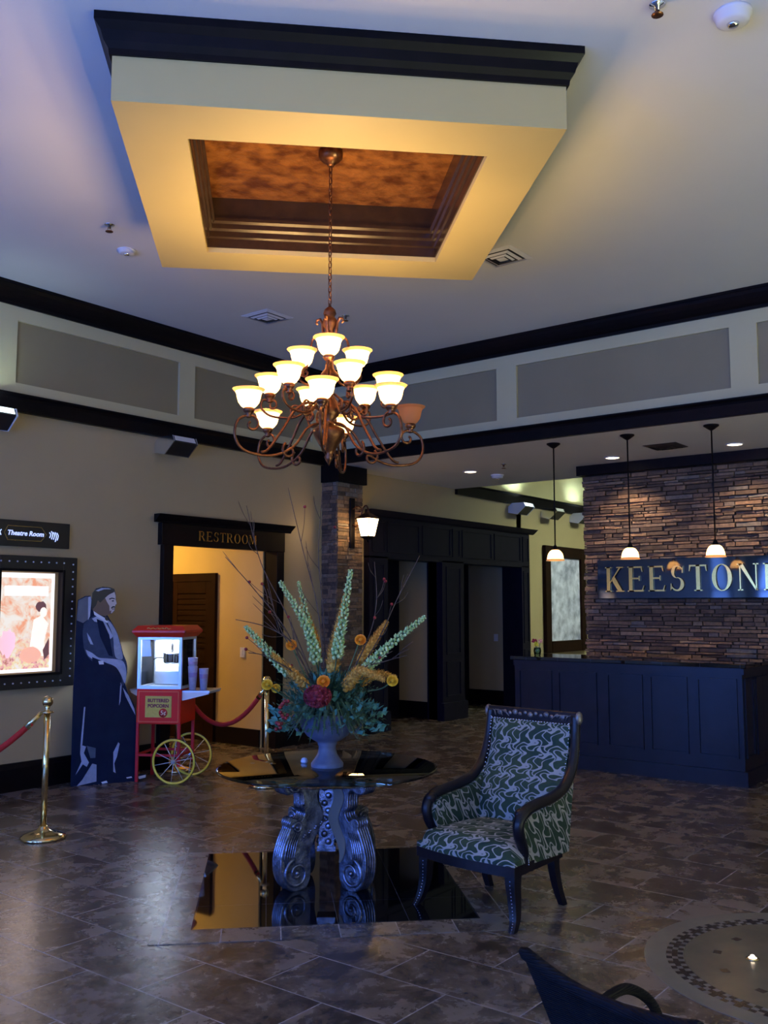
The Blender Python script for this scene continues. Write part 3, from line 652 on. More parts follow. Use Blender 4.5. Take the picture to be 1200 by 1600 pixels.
# theatre sign
ts = thing('theatre_sign', 'black sign board reading Theatre Room above the lit poster', 'sign', (4.77, 8.0, 2.20))
bx(-.52, .52, -.04, 0, 0, .24).build('board', M['black'], ts, bevel=.004)
hexp = [(-.16, .12), (-.125, .185), (.21, .185), (.265, .12), (.21, .055), (-.125, .055)]
mb = MB()
for i in range(6):
    a, b = hexp[i], hexp[(i + 1) % 6]; n_ = max(2, int(math.dist(a, b) / .014))
    for k in range(n_): mb.ball((a[0] + (b[0] - a[0]) * k / n_, -.046, a[1] + (b[1] - a[1]) * k / n_), .0045, 5)
mb.build('bead_border', M['gold'], ts)
mneon = new_mat('pale_neon', (.6, .7, 1), .4, emit=(.45, .55, 1.0), estr=1.3)
TM = Matrix(((1, 0, 0, 0), (0, 0, 1, -.044), (0, 1, 0, .12), (0, 0, 0, 1)))
FL_ = Matrix(((1, 0, 0, 0), (0, 0, -1, 0), (0, 1, 0, 0), (0, 0, 0, 1)))
text_mesh('lettering', 'Theatre Room', .062, mneon, Matrix.Translation((.055, -.044, .12)) @ FL_, ts, shear=.2, bold=.0012)
for s_ in (-1, 1):
    mb = MB()
    for k, (dx, zz, h) in enumerate([(.25, .12, .05), (.27, .12, .075), (.29, .115, .07), (.31, .105, .09), (.33, .11, .07)]):
        mb.tube(spline([(.055 + s_ * (dx - .008), -.046, zz + h / 2), (.055 + s_ * (dx + .006), -.046, zz + h * .1), (.055 + s_ * (dx - .004), -.046, zz - h / 2)]), .004, 6)
    mb.build('scroll_ornament', mneon, ts)
# poster case
pc = thing('poster_case', 'black poster case with a row of bulbs and glowing pink poster', 'poster', (4.885, 8.0, .91))
W_, H_ = .47, 1.205
for a0, a1, b0, b1 in [(-W_, -.32, 0, H_), (.32, W_, 0, H_), (-.32, .32, 0, .13), (-.32, .32, H_ - .14, H_)]: bx(a0, a1, -.085, 0, b0, b1).build('frame_rail', M['black'], pc, bevel=.006)
for a0, a1, b0, b1 in [(-.335, -.31, .11, H_ - .12), (.31, .335, .11, H_ - .12), (-.31, .31, .11, .135), (-.31, .31, H_ - .145, H_ - .12)]: bx(a0, a1, -.098, -.08, b0, b1).build('inner_moulding', M['dark'], pc, bevel=.004)
bulb_m = new_mat('small_clear_bulb', (.7, .7, .75), .15, spec=1)
def bulb(u, v_): MB().ball((u, -.092, v_), .008, 6, (1, 1.2, 1)).build('bulb', bulb_m, pc)
for k in range(16): bulb(.42, .09 + k * .07); bulb(-.42, .09 + k * .07)
for k in range(9): bulb(-.32 + k * .08, H_ - .055); bulb(-.32 + k * .08, .055)
# glowing poster: procedural pinks, white mat, generic seated figure and garden colours
mp_ = bpy.data.materials.new('backlit_poster'); mp_.use_nodes = True; b = mp_.node_tree.nodes['Principled BSDF']
b.inputs['Base Color'].default_value = (0.02, .02, .02, 1); b.inputs['Roughness'].default_value = .3
vv = coords(mp_); n1 = noise(mp_, vv, 7, 5, .6, 1.2); sp = N(mp_, 'ShaderNodeSeparateXYZ'); L(mp_, vv, sp.inputs[0])
c_up = ramp(mp_, n1, [(.38, (1.0, .42, .26)), (.5, (1.0, .78, .66)), (.6, (1.0, .94, .90))])
c_lo = ramp(mp_, noise(mp_, vv, 16, 6, .7), [(.38, (.45, .14, .05)), (.46, (1.0, .45, .55)), (.53, (1, .85, .45)), (.62, (1, .92, .95))])
f = N(mp_, 'ShaderNodeMapRange'); L(mp_, sp.outputs[2], f.inputs[0]); f.inputs[1].default_value = .22; f.inputs[2].default_value = .5
mx = N(mp_, 'ShaderNodeMix', data_type='RGBA'); L(mp_, f.outputs[0], mx.inputs[0]); L(mp_, c_lo, mx.inputs[6]); L(mp_, c_up, mx.inputs[7])
L(mp_, mx.outputs[2], b.inputs['Emission Color']); b.inputs['Emission Strength'].default_value = 0.85
po = bx(-.30, .265, -.03, -.02, .145, H_ - .155).build('poster_sheet', mp_, pc)
mwh = new_mat('lit_white_margin', (.9, .9, .9), .4, emit=(1, .96, .93), estr=1.0)
for a0, a1, b0, b1 in [(-.30, -.285, .145, H_ - .155), (.235, .265, .145, H_ - .155), (-.285, .235, .145, .175), (-.285, .235, H_ - .20, H_ - .155)]: bx(a0, a1, -.033, -.03, b0, b1).build('margin', mwh, po)
mdk = new_mat('lit_print_dark', (.1, .05, .05), .4, emit=(.16, .07, .09), estr=.7); mpk = new_mat('lit_print_pale', (.9, .8, .7), .4, emit=(1, .86, .72), estr=.95)
mor = new_mat('lit_print_coral', (.8, .4, .3), .4, emit=(1, .50, .36), estr=.8)
def flat(name, pts, mt, par, y0=-.032, y1=-.034):
    return MB().prism(pts, lambda u, v_, d_: Vector((u, d_, v_)), y0, y1).build(name, mt, par)
def blob(cx, cz, rx, rz, n=18, j=0.0, seed=0):
    rn = random.Random(seed); return [(cx + rx * math.cos(2 * math.pi * k / n) * (1 + rn.uniform(-j, j)), cz + rz * math.sin(2 * math.pi * k / n) * (1 + rn.uniform(-j, j))) for k in range(n)]
flat('printed_banner', [(-.24, .93), (.20, .93), (.20, .84), (-.24, .84)], mwh, po)
flat('printed_hair', blob(.13, .74, .055, .05, 16, .15, 3), mdk, po, -.034, -.036)
flat('printed_face', blob(.155, .69, .035, .045), mpk, po, -.035, -.037)
flat('printed_torso', [(.02, .30), (.06, .62), (.14, .66), (.21, .58), (.17, .42), (.2, .28)], mpk, po, -.033, -.035)
flat('printed_cloak', [(.16, .34), (.22, .45), (.225, .30), (.18, .25)], mdk, po, -.035, -.037)
flat('printed_skirt', blob(.04, .30, .11, .075, 18, .12, 9), mor, po, -.034, -.036)
flat('printed_roses', blob(-.2, .42, .075, .12, 20, .25, 5), new_mat('lit_print_pink', (.9, .5, .6), .4, emit=(1, .62, .74), estr=.85), po)
lamp('AREA', 'poster_glow', (4.87, 7.88, 1.5), 3, (1, .75, .65), .5, (R(-90), 0, 0), .8)

# ================================================================= CHANDELIER
TCx, TCy = TC
ch = thing('chandelier', 'large bronze chandelier with fifteen bell shades on a chain', 'chandelier', (TCx, TCy, 4.598))
def cz(z): return z - 4.598
MB().lathe([(0.075, cz(4.598)), (0.08, cz(4.575)), (0.078, cz(4.55)), (0.055, cz(4.525)), (0.025, cz(4.505)), (0.02, cz(4.49))], n=28).build('canopy', M['bronze'], ch)
mb = MB(); z = 4.49; k = 0
while z > 3.56:
    A = k % 2; pth = []
    for i in range(14):
        a = 2 * math.pi * i / 14; u = .011 * math.cos(a); v_ = .026 * math.sin(a)
        pth.append((u if A else 0, 0 if A else u, cz(z - .02 + v_)))
    mb.tube(pth, .0035, 6, True); z -= .040; k += 1
mb.tube([(0.008, 0, cz(4.49)), (.012, .004, cz(4.0)), (.006, .0, cz(3.55))], .002, 5)
ch_chain = mb.build('chain', M['bronze'], ch)
MB().lathe([(r, cz(z)) for r, z in [(0.004, 3.56), (0.02, 3.55), (0.035, 3.535), (0.042, 3.51), (0.03, 3.49), (0.045, 3.47), (0.048, 3.44), (0.03, 3.41), (0.026, 3.36), (0.035, 3.33), (0.05, 3.32), (0.05, 3.30), (0.03, 3.27), (0.022, 3.2), (0.03, 3.15), (0.055, 3.12), (0.06, 3.09), (0.035, 3.06), (0.025, 3.0), (0.03, 2.96), (0.06, 2.93), (0.068, 2.89), (0.06, 2.85), (0.03, 2.82), (0.035, 2.79), (0.085, 2.77), (0.10, 2.755), (0.10, 2.735), (0.085, 2.70), (0.06, 2.66), (0.035, 2.62), (0.025, 2.60), (0.03, 2.585), (0.02, 2.565), (0.008, 2.545), (0.0005, 2.53)]], n=28).build('central_column', M['bronze'], ch)
mb = MB()
for k in range(4):   # curled leaves at the top
    a = k * math.pi / 2 + .4; c_, s_ = math.cos(a), math.sin(a)
    mb.tube([(r * c_, r * s_, cz(z)) for r, z in [(.03, 3.34), (.045, 3.40), (.05, 3.45), (.065, 3.48), (.085, 3.475), (.09, 3.455), (.08, 3.445)]], [.010, .010, .009, .009, .009, .008, .005], 7)
mb.build('crown_leaves', M['bronze'], ch)
def polar(a, pts): return [(r * math.cos(a), r * math.sin(a), cz(z)) for r, z in pts]
def spiral(cx, cz_, r0, r1, a0, a1, n=12): return [(cx + (r0 + (r1 - r0) * i / n) * math.cos(a0 + (a1 - a0) * i / n), cz_ + (r0 + (r1 - r0) * i / n) * math.sin(a0 + (a1 - a0) * i / n)) for i in range(n + 1)]
TIERS = [(3.30, .20, [-140, 103, -22], 3.22, .03), (3.10, .375, [-179, -120, 132, -60, 61, 2], 2.95, .03), (2.95, .555, [161, -143, -98, -31, 89, 31], 2.62, .05)]
shade_proto = {}
def make_shade(par, a, r, zr, lit):
    p = Vector((r * math.cos(a), r * math.sin(a), cz(zr - .115)))
    key = lit
    if key not in shade_proto:
        s_ = MB().lathe([(0.028, 0), (0.045, .012), (0.062, .035), (0.070, .062), (0.074, .085), (0.082, .10)], n=32, cap=False).build('shade', M['shade_on'] if lit else M['shade_off'], par, loc=p)
        rim = MB().lathe([(0.081, .099), (0.096, .112), (0.098, .116), (0.092, .116), (0.078, .102)], n=32, cap=False).build('rim', M['shade_rim'] if lit else M['shade_off'], s_)
        shade_proto[key] = s_
    else:
        s_ = copy_tree(shade_proto[key], par); s_.location = p
    if not lit: s_['label'] = 'dull amber shade whose bulb is out'
    if lit: lamp('POINT', 'chandelier_bulb', (TCx + p.x, TCy + p.y, 4.598 + p.z + .055), CH_W, WARM, .028)
CH_W = 12.5
cup_proto = None
for ti, (zr, r, angs, zh, rh) in enumerate(TIERS):
    for ai, deg in enumerate(angs):
        a = R(deg); rr = r
        zc = zr - .125
        if ti == 2:
            s1 = spiral(r, zc - .115, .068, .02, R(90), R(-250), 14)
            main = spline([(rh, .0 + 2.80, 0), (rh + .10, 2.76, 0), (r * .45, 2.63, 0), (r * .72, 2.56, 0), (r + .02, 2.575, 0), (r + .085, 2.65, 0), (r + .078, 2.74, 0), (r + .035, zc - .045, 0), (r, zc - .035, 0)], 5)
            pth = [(p[0], p[1]) for p in main] + spiral(r - .02, zc - .085, .052, .014, R(100), R(420), 14)
            low = spiral(r * .5, 2.60, .055, .014, R(60), R(-250), 12)
            hi = [(p[0], p[1]) for p in spline([(rh, 2.86, 0), (.13, 2.92, 0), (.24, 2.86, 0), (.32, 2.74, 0), (.42, 2.60, 0), (.47, 2.575, 0)], 5)]
            mbp = [pth, low, hi, spiral(.16, 2.87, .05, .014, R(80), R(-270), 12)]
        elif ti == 1:
            main = spline([(rh, 2.99, 0), (.10, 2.93, 0), (r * .55, 2.84, 0), (r * .95, 2.84, 0), (r + .05, 2.89, 0), (r + .045, 2.94, 0), (r + .01, zc - .03, 0)], 5)
            mbp = [[(p[0], p[1]) for p in main] + spiral(r - .015, zc - .062, .034, .010, R(90), R(420), 12), spiral(r * .55, 2.885, .045, .012, R(-90), R(250), 12)]
        else:
            main = spline([(rh, 3.12, 0), (.09, 3.06, 0), (.17, 3.07, 0), (.225, 3.12, 0), (.21, 3.165, 0), (r, zc - .01, 0)], 5)
            mbp = [[(p[0], p[1]) for p in main] + spiral(r - .02, zc - .04, .025, .008, R(80), R(400), 10), [(p[0], p[1]) for p in spline([(.03, 3.30, 0), (.08, 3.36, 0), (.12, 3.36, 0), (.14, 3.30, 0), (.17, 3.16, 0)], 5)]]
        mb = MB()
        for pth in mbp: mb.tube(polar(a, pth), .0085 if ti == 2 else .0075, 7)
        mb.lathe([(0.008, 0), (0.022, .008), (0.014, .02), (0.03, .035), (0.037, .05), (0.031, .062)], tuple(polar(a, [(r, zc - .05)])[0]), 16)
        mb.build('arm', M['bronze'], ch)
        make_shade(ch, a, r, zr, not (ti == 2 and ai == 3))

# ================================================================= FURNITURE
# table
tb = thing('pedestal_table', 'round glass topped table on carved scroll legs over the black inlay', 'table', (TCx, TCy, 0.004))
MB().lathe([(0.001, .664), (.655, .664), (.668, .668), (.670, .672), (.668, .676), (.655, .680), (0.001, .680)], n=96, cap=False).build('glass_top', M['tableglass'], tb)
MB().lathe([(0.001, .62), (.13, .62), (.15, .63), (.15, .645), (.165, .655), (.165, .663), (.001, .663)], n=40, cap=False).build('top_plate', M['carved'], tb)
mb = MB()
mb.box(-.045, .045, -.045, .045, .20, .60); mb.box(-.055, .055, -.055, .055, .585, .62); mb.box(-.055, .055, -.055, .055, .19, .22)
for k in range(8):
    for s_ in range(4):
        Mx = Matrix.Rotation(s_ * math.pi / 2, 4, 'Z')
        mb.ball(Mx @ Vector((.046, -.012 if k % 2 else .012, .245 + k * .045)), .02, 6, (.45, 1, 1.0), Matrix.Rotation(R(35), 3, 'X'))
mb.build('carved_post', M['silver'], tb, rot=(0, 0, R(38)))
outer = spline([(.10, .645, 0), (.20, .650, 0), (.27, .655, 0), (.325, .64, 0), (.345, .60, 0), (.325, .565, 0), (.285, .560, 0), (.245, .575, 0), (.215, .555, 0), (.205, .51, 0), (.205, .47, 0), (.185, .435, 0), (.20, .40, 0), (.225, .385, 0),
                (.25, .40, 0), (.275, .405, 0), (.29, .385, 0), (.285, .355, 0), (.30, .325, 0), (.325, .27, 0), (.345, .20, 0), (.345, .12, 0), (.32, .05, 0), (.27, .006, 0), (.22, .002, 0)], 4)
inner = spline([(.18, .01, 0), (.155, .06, 0), (.15, .13, 0), (.155, .20, 0), (.13, .27, 0), (.09, .33, 0), (.065, .39, 0), (.075, .44, 0), (.10, .49, 0), (.105, .54, 0), (.07, .60, 0), (.06, .645, 0)], 4)
LO = [(p[0], p[1]) for p in outer] + [(p[0], p[1]) for p in inner]
def table_leg(deg, side_flat):
    a = R(deg); c_, s_ = math.cos(a), math.sin(a); hw = .052
    f = lambda u, v_, d_: Vector((u * c_ - d_ * s_, u * s_ + d_ * c_, v_))
    o = [(p[0], p[1]) for p in outer]
    mb = MB(); mb.prism(LO, f, -hw, hw)
    lg = mb.build('leg', M['silver'], tb, bevel=.004)
    rb = MB()
    for q in range(5):      # flutes on the outer edge
        d_ = -hw + .012 + q * (2 * hw - .024) / 4
        rb.tube([f(u - .001, v_, d_) for u, v_ in o[14:]], .0095, 6)
    for s2 in (-1, 1):
        only = s2 == side_flat
        for cx, cz_, r0, a0, tn in [(.245, .10, .088, R(80), -1)] if only else [(.245, .10, .088, R(80), -1), (.262, .605, .045, R(60), -1), (.245, .36, .030, R(0), 1)]:
            rb.tube([f(u, v_, s2 * (hw + .001)) for u, v_ in spiral(cx, cz_, r0, .012, a0, a0 + tn * R(620), 34)], [.013 - .007 * i / 34 for i in range(35)], 7)
            rb.ball(f(cx, cz_, s2 * hw), .016, 7)
        for q in range(5):
            rb.tube([f(u + (.012 + .016 * q) * -1, v_, s2 * (hw + .0)) for u, v_ in [(.30, .33), (.325, .27), (.342, .20), (.335, .15)]], [.004, .008, .008, .003], 6)
        if only: continue
        for q in range(9): rb.ball(f(.10 + .01 * math.sin(q) + .0, .16 + q * .045, s2 * hw) if False else f(.20 - .02 * q + .012 * (q % 2), .30 + .01 * q, s2 * hw), .011, 5)
        rb.tube([f(u * .98, v_, s2 * hw) for u, v_ in LO[4:40]], .006, 6)
    rb.build('carving', M['silver'], lg)
    if side_flat:
        inn = [(p[0], p[1]) for p in inner if p[1] > .14]
        MB().prism(inn + [(u + .004 + .075 * min(1, max(0, (v_ - .13) / .16)), v_) for u, v_ in inn[::-1]], f, side_flat * hw, side_flat * (hw + .004)).build('smooth_side', M['flat_taupe'], lg)
# view direction at the table is 38 deg + 0; toward the camera = 218+...
table_leg(218 - 52, 0); table_leg(218 + 50, -1); table_leg(38 - 48, 0); table_leg(38 + 48, 0)

# urn
ur = thing('urn', 'blue-grey footed urn at the middle of the glass table', 'vase', (TCx, TCy, .684))
URP = [(0.098, 0), (0.099, .018), (0.092, .028), (0.075, .05), (0.060, .075), (0.054, .10), (0.052, .12), (0.060, .135), (0.058, .143), (0.085, .158), (0.125, .185), (0.155, .225), (0.172, .27), (0.180, .30), (0.19, .31), (0.19, .32), (0.17, .322), (0.165, .30), (0.14, .24), (0.06, .20), (0.001, .195)]
MB().lathe(URP, n=48, cap=False).build('urn_body', M['urn'], ur)
for sgn in (-1, 1):
    mb = MB(); d_ = RT * sgn
    mb.tube([(d_ * (.17 + .04 * math.sin(t_)) + Vector((0, 0, .20 + .045 * t_))) for t_ in [i * math.pi / 8 * .9 for i in range(9)]], .009, 7); mb.build('handle', M['urn'], ur)

# ---- bouquet
m_bell = mottled('pale_green_bells', (0.20, 0.42, 0.09), (0.80, 0.88, 0.42), 70, 0.55); m_stem = mottled('green_stem', (0.05, 0.10, 0.04), (0.09, 0.15, 0.06), 20, 0.6)
m_amber = mottled('amber_plume', (0.48, 0.20, 0.02), (0.85, 0.48, 0.08), 50, 0.7); m_leaf = mottled('blue_green_leaf', (0.04, 0.17, 0.12), (0.13, 0.36, 0.27), 25, 0.5)
m_dleaf = mottled('dark_green_fern', (0.03, 0.075, 0.04), (0.07, 0.15, 0.07), 25, 0.6); m_twig = mottled('brown_twig', (0.06, 0.035, 0.025), (0.11, 0.07, 0.05), 30, 0.7)
m_or = mottled('orange_petals', (0.85, 0.22, 0.01), (0.95, 0.42, 0.02), 40, 0.55); m_ye = mottled('golden_petals', (0.80, 0.42, 0.01), (0.95, 0.62, 0.05), 40, 0.55)
m_cr = mottled('crimson_petals', (0.14, 0.005, 0.015), (0.32, 0.02, 0.04), 60, 0.6); m_berry = new_mat('dark_red_berry', (0.22, 0.01, 0.015), .35)
UC = Vector((TCx, TCy, .98)); DU = 5.79
def bq(px, py, dd=0.0): return at(px, py, DU + dd)
rf = random.Random(11)
def leafshape(mb, p, d, ln_, wd):
    d = d.normalized(); s_ = d.cross(Vector((rf.uniform(-1, 1), rf.uniform(-1, 1), rf.uniform(-1, 1)))).normalized(); up = d.cross(s_) * ln_ * .12
    a = p; b = p + d * ln_ * .45 + s_ * wd / 2 + up; c_ = p + d * ln_ + up * .3; e = p + d * ln_ * .45 - s_ * wd / 2 + up; m_ = p + d * ln_ * .5
    mb.add([a, b, c_, e, m_], [(0, 1, 4), (1, 2, 4), (2, 3, 4), (3, 0, 4)])
def path_from(pts): return spline(pts, 5)
def spike(tip, mid, base, label, group, mt, name='flower_spike', r=.035, n=60, t0=.25, bells=True, tipm=None):
    base = UC + Vector((0, 0, .0)) if base is None else base
    pth = path_from([base, (base + mid) / 2 + Vector((0, 0, .01)), mid, tip]); m_ = len(pth)
    o = thing(name, label, 'flower', tuple(base), 0, group)
    MB().tube([p - base for p in pth], [.004] * m_, 6).build('stem', m_stem, o)
    fm = MB()
    for i in range(n):
        t_ = t0 + (1 - t0) * (i / n) ** .9; k = t_ * (m_ - 1); j = min(int(k), m_ - 2); p = pth[j].lerp(pth[j + 1], k - j) - base; dr = (pth[j + 1] - pth[j]).normalized()
        side = dr.orthogonal().normalized(); side.rotate(Matrix.Rotation(i * 2.4, 3, dr)); rad = r * (1 - .72 * ((t_ - t0) / (1 - t0)) ** 1.3)
        c_ = p + side * rad * rf.uniform(.55, 1.0)
        if bells:
            fm.ball(c_, rad * .24 + .0035, 5, (1, 1, 1.2))
            if rf.random() < .7: leafshape(fm, p + side * rad * .3, side + dr * .5, rad * 1.0 + .008, rad * .5 + .004)
        else:
            for q in range(3):
                s2 = side.copy(); s2.rotate(Matrix.Rotation(q * 1.1, 3, dr)); leafshape(fm, p, s2 + dr * .9, rad * 1.35 + .006, .007)
            fm.ball(p + side * rad * .45, rad * .42, 5)
    fm.build('florets', mt, o); return o
G1, G2 = 'green bell flower spikes in the bouquet', 'amber foxtail plumes in the bouquet'
spike(bq(548, 890, -.05), bq(533, 985, -.03), None, 'tallest green bell spike, standing upright at the bouquet centre', G1, m_bell, r=.036, n=110, t0=.45)
spike(bq(437, 908, .05), bq(482, 985, .03), None, 'green bell spike leaning left with a dark stalk beside it', G1, m_bell, r=.036, n=110, t0=.4)
spike(bq(665, 963, -.1), bq(604, 1012, -.05), None, 'long green bell spike reaching out to the right over the portal', G1, m_bell, r=.034, n=100, t0=.42)
spike(bq(383, 978, .0), bq(430, 1030, .0), None, 'thin green bell spike reaching left across the restroom door post', G1, m_bell, r=.034, n=80, t0=.5)
spike(bq(466, 908, .2), bq(485, 985, .15), None, 'small pale bell spike behind the left leaning one', G1, m_bell, r=.025, n=60, t0=.6)
spike(bq(540, 930, .1), bq(524, 1005, .05), None, 'upright amber plume behind the tallest green spike', G2, m_amber, r=.05, n=110, t0=.4, bells=False)
spike(bq(470, 935, .25), bq(492, 1000, .2), None, 'amber plume rising at the left behind the bell spikes', G2, m_amber, r=.04, n=80, t0=.55, bells=False)
spike(bq(604, 972, .15), bq(578, 1010, .1), None, 'amber plume with hooked tip at the right above the orange bloom', G2, m_amber, r=.04, n=80, t0=.5, bells=False)
spike(bq(425, 1022, -.15), bq(462, 1055, -.1), None, 'amber plume lying to the left below the thin green spike', G2, m_amber, r=.042, n=80, t0=.35, bells=False)
spike(bq(600, 1062, -.25), bq(565, 1048, -.22), bq(535, 1080, -.1), 'arching amber plume curving over the front right of the bouquet', G2, m_amber, r=.048, n=90, t0=.15, bells=False)
spike(bq(618, 1058, .1), bq(590, 1052, .1), bq(545, 1085, .1), 'short amber plume behind the rightmost golden bloom', G2, m_amber, r=.035, n=60, t0=.3, bells=False)
def bloom(c_, label, mt, r=.034, frm=None, face=None):
    o = thing('ranunculus', label, 'flower', tuple(c_), 0, 'round orange and golden blooms'); frm = (frm or UC) - c_; fd = (face or Vector((-.75, -.55, .35))).normalized()
    MB().tube(spline([frm, frm * .4 + Vector((0, 0, -.02)), Vector((0, 0, 0))], 5), .004, 6).build('stem', m_stem, o)
    Q = fd.to_track_quat('Z', 'Y').to_matrix(); mb = MB()
    for lay in range(5):
        nn = 6 + lay; rr = r * (.25 + .19 * lay)
        for k in range(nn):
            a = 2 * math.pi * k / nn + lay; p0 = Q @ Vector((0, 0, -.3 * r)); vs_ = []
            for (rad, da, z) in [(.15, 0, -.5), (.75, -.42, -.1 - .06 * lay), (1.0, -.28, .55 - .20 * lay), (1.02, 0, .68 - .22 * lay), (1.0, .28, .55 - .20 * lay), (.75, .42, -.1 - .06 * lay)]:
                vs_.append(Q @ Vector((rr * rad * math.cos(a + da), rr * rad * math.sin(a + da), r * z)))
            mb.add(vs_, [tuple(range(6))], True)
    mb.ball((0, 0, 0), r * .35, 8); mb.build('petals', mt, o); return o
bloom(bq(455, 1007, -.1), 'orange bloom at the upper left of the bouquet', m_or)
bloom(bq(563, 999, -.1), 'orange bloom at the upper right beside the tall spike', m_or)
bloom(bq(505, 1064, -.3), 'large golden-orange bloom low at the bouquet centre', m_or, .038)
bloom(bq(417, 1069, -.1), 'golden bloom at the far left over the brass post', m_ye, .034)
bloom(bq(431, 1075, -.05), 'narrow golden bloom just right of the leftmost bloom', m_ye, .028)
bloom(bq(613, 1063, -.2), 'golden bloom at the far right on a pale bent stem', m_ye, .034, bq(575, 1080, -.15))
hy = thing('hydrangea', 'crimson hydrangea head at the front of the bouquet', 'flower', tuple(bq(496, 1088, -.32)), 0)
mb = MB()
for k in range(170):
    z_ = rf.uniform(-1, 1); a = rf.uniform(0, 6.283); s_ = math.sqrt(1 - z_ * z_); d_ = Vector((s_ * math.cos(a), s_ * math.sin(a), z_ * .78)); c_ = d_ * .075
    for q in range(4):
        s2 = d_.orthogonal().normalized(); s2.rotate(Matrix.Rotation(q * 1.57 + k, 3, d_)); leafshape(mb, c_, s2 + d_ * .4, .017, .014)
mb.ball((0, 0, 0), .066, 10, (1, 1, .78)); mb.build('florets', m_cr, hy)
bz = hy.location; MB().tube([(0, 0, -.02), UC - bz], .006, 6).build('stem', m_stem, hy)
# greenery nobody would count
mb = MB()
for k in range(520):
    a = rf.uniform(0, 6.283); r_ = rf.uniform(.03, .30) ** 1.0; zz = rf.uniform(-.02, .27) * (1 - r_ / .55) + .015
    p = UC + RT * (r_ * math.cos(a) * 1.12) + Vector((FW.x, FW.y, 0)) * r_ * math.sin(a) * .8 + Vector((0, 0, zz - (.09 if r_ > .22 else 0)))
    if p.z < 1.0 and (p - UC).length < .19: p.z = 1.01
    d_ = (p - UC + Vector((0, 0, .1))).normalized() + Vector((rf.uniform(-.6, .6), rf.uniform(-.6, .6), rf.uniform(-.4, .6)))
    leafshape(mb, p, d_, rf.uniform(.04, .075), rf.uniform(.025, .045))
gl = mb.build('bouquet_leaves', m_leaf); tag(gl, 'mass of blue-green leaves filling the bouquet in the urn', 'foliage', kind='stuff')
mb = MB()
for k in range(620):
    a = rf.uniform(0, 6.283); el = rf.uniform(-.25, 1.1); d_ = RT * math.cos(a) * math.cos(el) + Vector((FW.x, FW.y, 0)) * math.sin(a) * math.cos(el) + Vector((0, 0, math.sin(el)))
    L_ = rf.uniform(.18, .40) * (1 if el < .7 else .8); p0 = UC + d_ * .07 + Vector((0, 0, .04)); p1 = UC + d_ * L_ * .6 + Vector((0, 0, .08)); p2 = UC + d_ * L_ + Vector((0, 0, .05 if el > .3 else -.05))
    s_ = d_.cross(Vector((0, 0, 1))).normalized() * rf.uniform(.004, .009)
    mb.add([p0 - s_, p0 + s_, p1 + s_ * 1.2, p2, p1 - s_ * 1.2], [(0, 1, 2, 4), (4, 2, 3)])
    for q in range(5):
        pp = p1.lerp(p2, q / 5); leafshape(mb, pp, d_ + Vector((rf.uniform(-1, 1), rf.uniform(-1, 1), rf.uniform(-1, 1))), .022, .007)
ge = mb.build('bouquet_fern', m_dleaf); tag(ge, 'fine dark fern and grass spraying out low around the urn', 'foliage', kind='stuff')
# bare branches with berries
BR = [((505, 755), (497, 860), (505, 960), 'bare twig rising straight up in front of the stone column', .2), ((450, 762), (472, 860), (498, 960), 'bare twig rising between the restroom door and the column', .1),
      ((385, 790), (405, 880), (455, 975), 'long bare twig curving over the restroom door header', .0), ((352, 870), (395, 925), (450, 990), 'bare twig crossing the upper part of the yellow doorway', -.1),
      ((368, 968), (420, 978), (470, 1020), 'low twig pointing left across the yellow wall', -.2), ((656, 868), (622, 930), (585, 1010), 'bare twig forking up in the left portal opening', .1),
      ((585, 878), (588, 950), (570, 1010), 'short upright twig with berries in front of the portal post', .0), ((636, 1024), (600, 1030), (560, 1050), 'low twig pointing right toward the middle portal post', -.1),
      ((388, 1020), (420, 1028), (470, 1060), 'low twig with dark berries beside the light switch', -.25), ((418, 920), (440, 985), (475, 1040), 'dark twig leaning left above the first orange bloom', -.15)]
for (t_, m_, b_, lb, dd) in BR:
    tp, md, bs = bq(*t_, dd), bq(*m_, dd * .7), bq(*b_, dd * .4); o = thing('twig', lb, 'branch', tuple(UC), 0, 'bare branches in the bouquet')
    pth = spline([UC, bs, md + Vector((rf.uniform(-.02, .02), 0, rf.uniform(-.02, .02))), tp], 7); mb = MB(); n_ = len(pth)
    mb.tube([p - UC for p in pth], [.0042 * (1 - .7 * i / n_) + .0008 for i in range(n_)], 6)
    bs_ = []
    for q in range(5):
        i = rf.randint(n_ // 3, n_ - 4); p = pth[i] - UC; dr = (pth[i + 2] - pth[i]).normalized(); s_ = dr.orthogonal(); s_.rotate(Matrix.Rotation(rf.uniform(0, 6.28), 3, dr)); ln2 = rf.uniform(.06, .2)
        e = p + (dr + s_ * .5) * ln2 + Vector((0, 0, .02)); mb.tube(spline([p, p.lerp(e, .5) + s_ * .01, e], 4), [.0018] * 8 + [.0008], 5)
        if q < 3 and lb.find('berr') >= 0 or q == 0: bs_.append(e.copy())
    mb.build('stem', m_twig, o); [MB().ball(e, .010, 6).build('berry', m_berry, o) for e in bs_]
BY = [(418, 1005), (447, 972), (432, 984), (398, 1028), (553, 945), (590, 930), (612, 1010), (436, 1135), (445, 1100), (441, 1118), (560, 990), (425, 992)]
for i, (x, y) in enumerate(BY[7:10]):
    p = bq(x, y, -.25); o = thing('rosehip_sprig', ['lowest red berry sprig hanging left of the urn', 'upper red berry sprig at the left edge of the leaves', 'middle red berry sprig left of the urn rim'][i], 'berries', tuple(p), 0, 'red berry sprigs left of the urn')
    for q in range(6): MB().ball((rf.uniform(-.03, .03), rf.uniform(-.03, .03), rf.uniform(-.02, .02)), .012, 6).build('berry', m_berry, o)
    MB().tube(spline([UC + Vector((0, 0, .03)) - p, (UC - p) * .5 + Vector((0, 0, .03)), Vector((0, 0, 0))], 4), .003, 5).build('stem', m_stem, o)
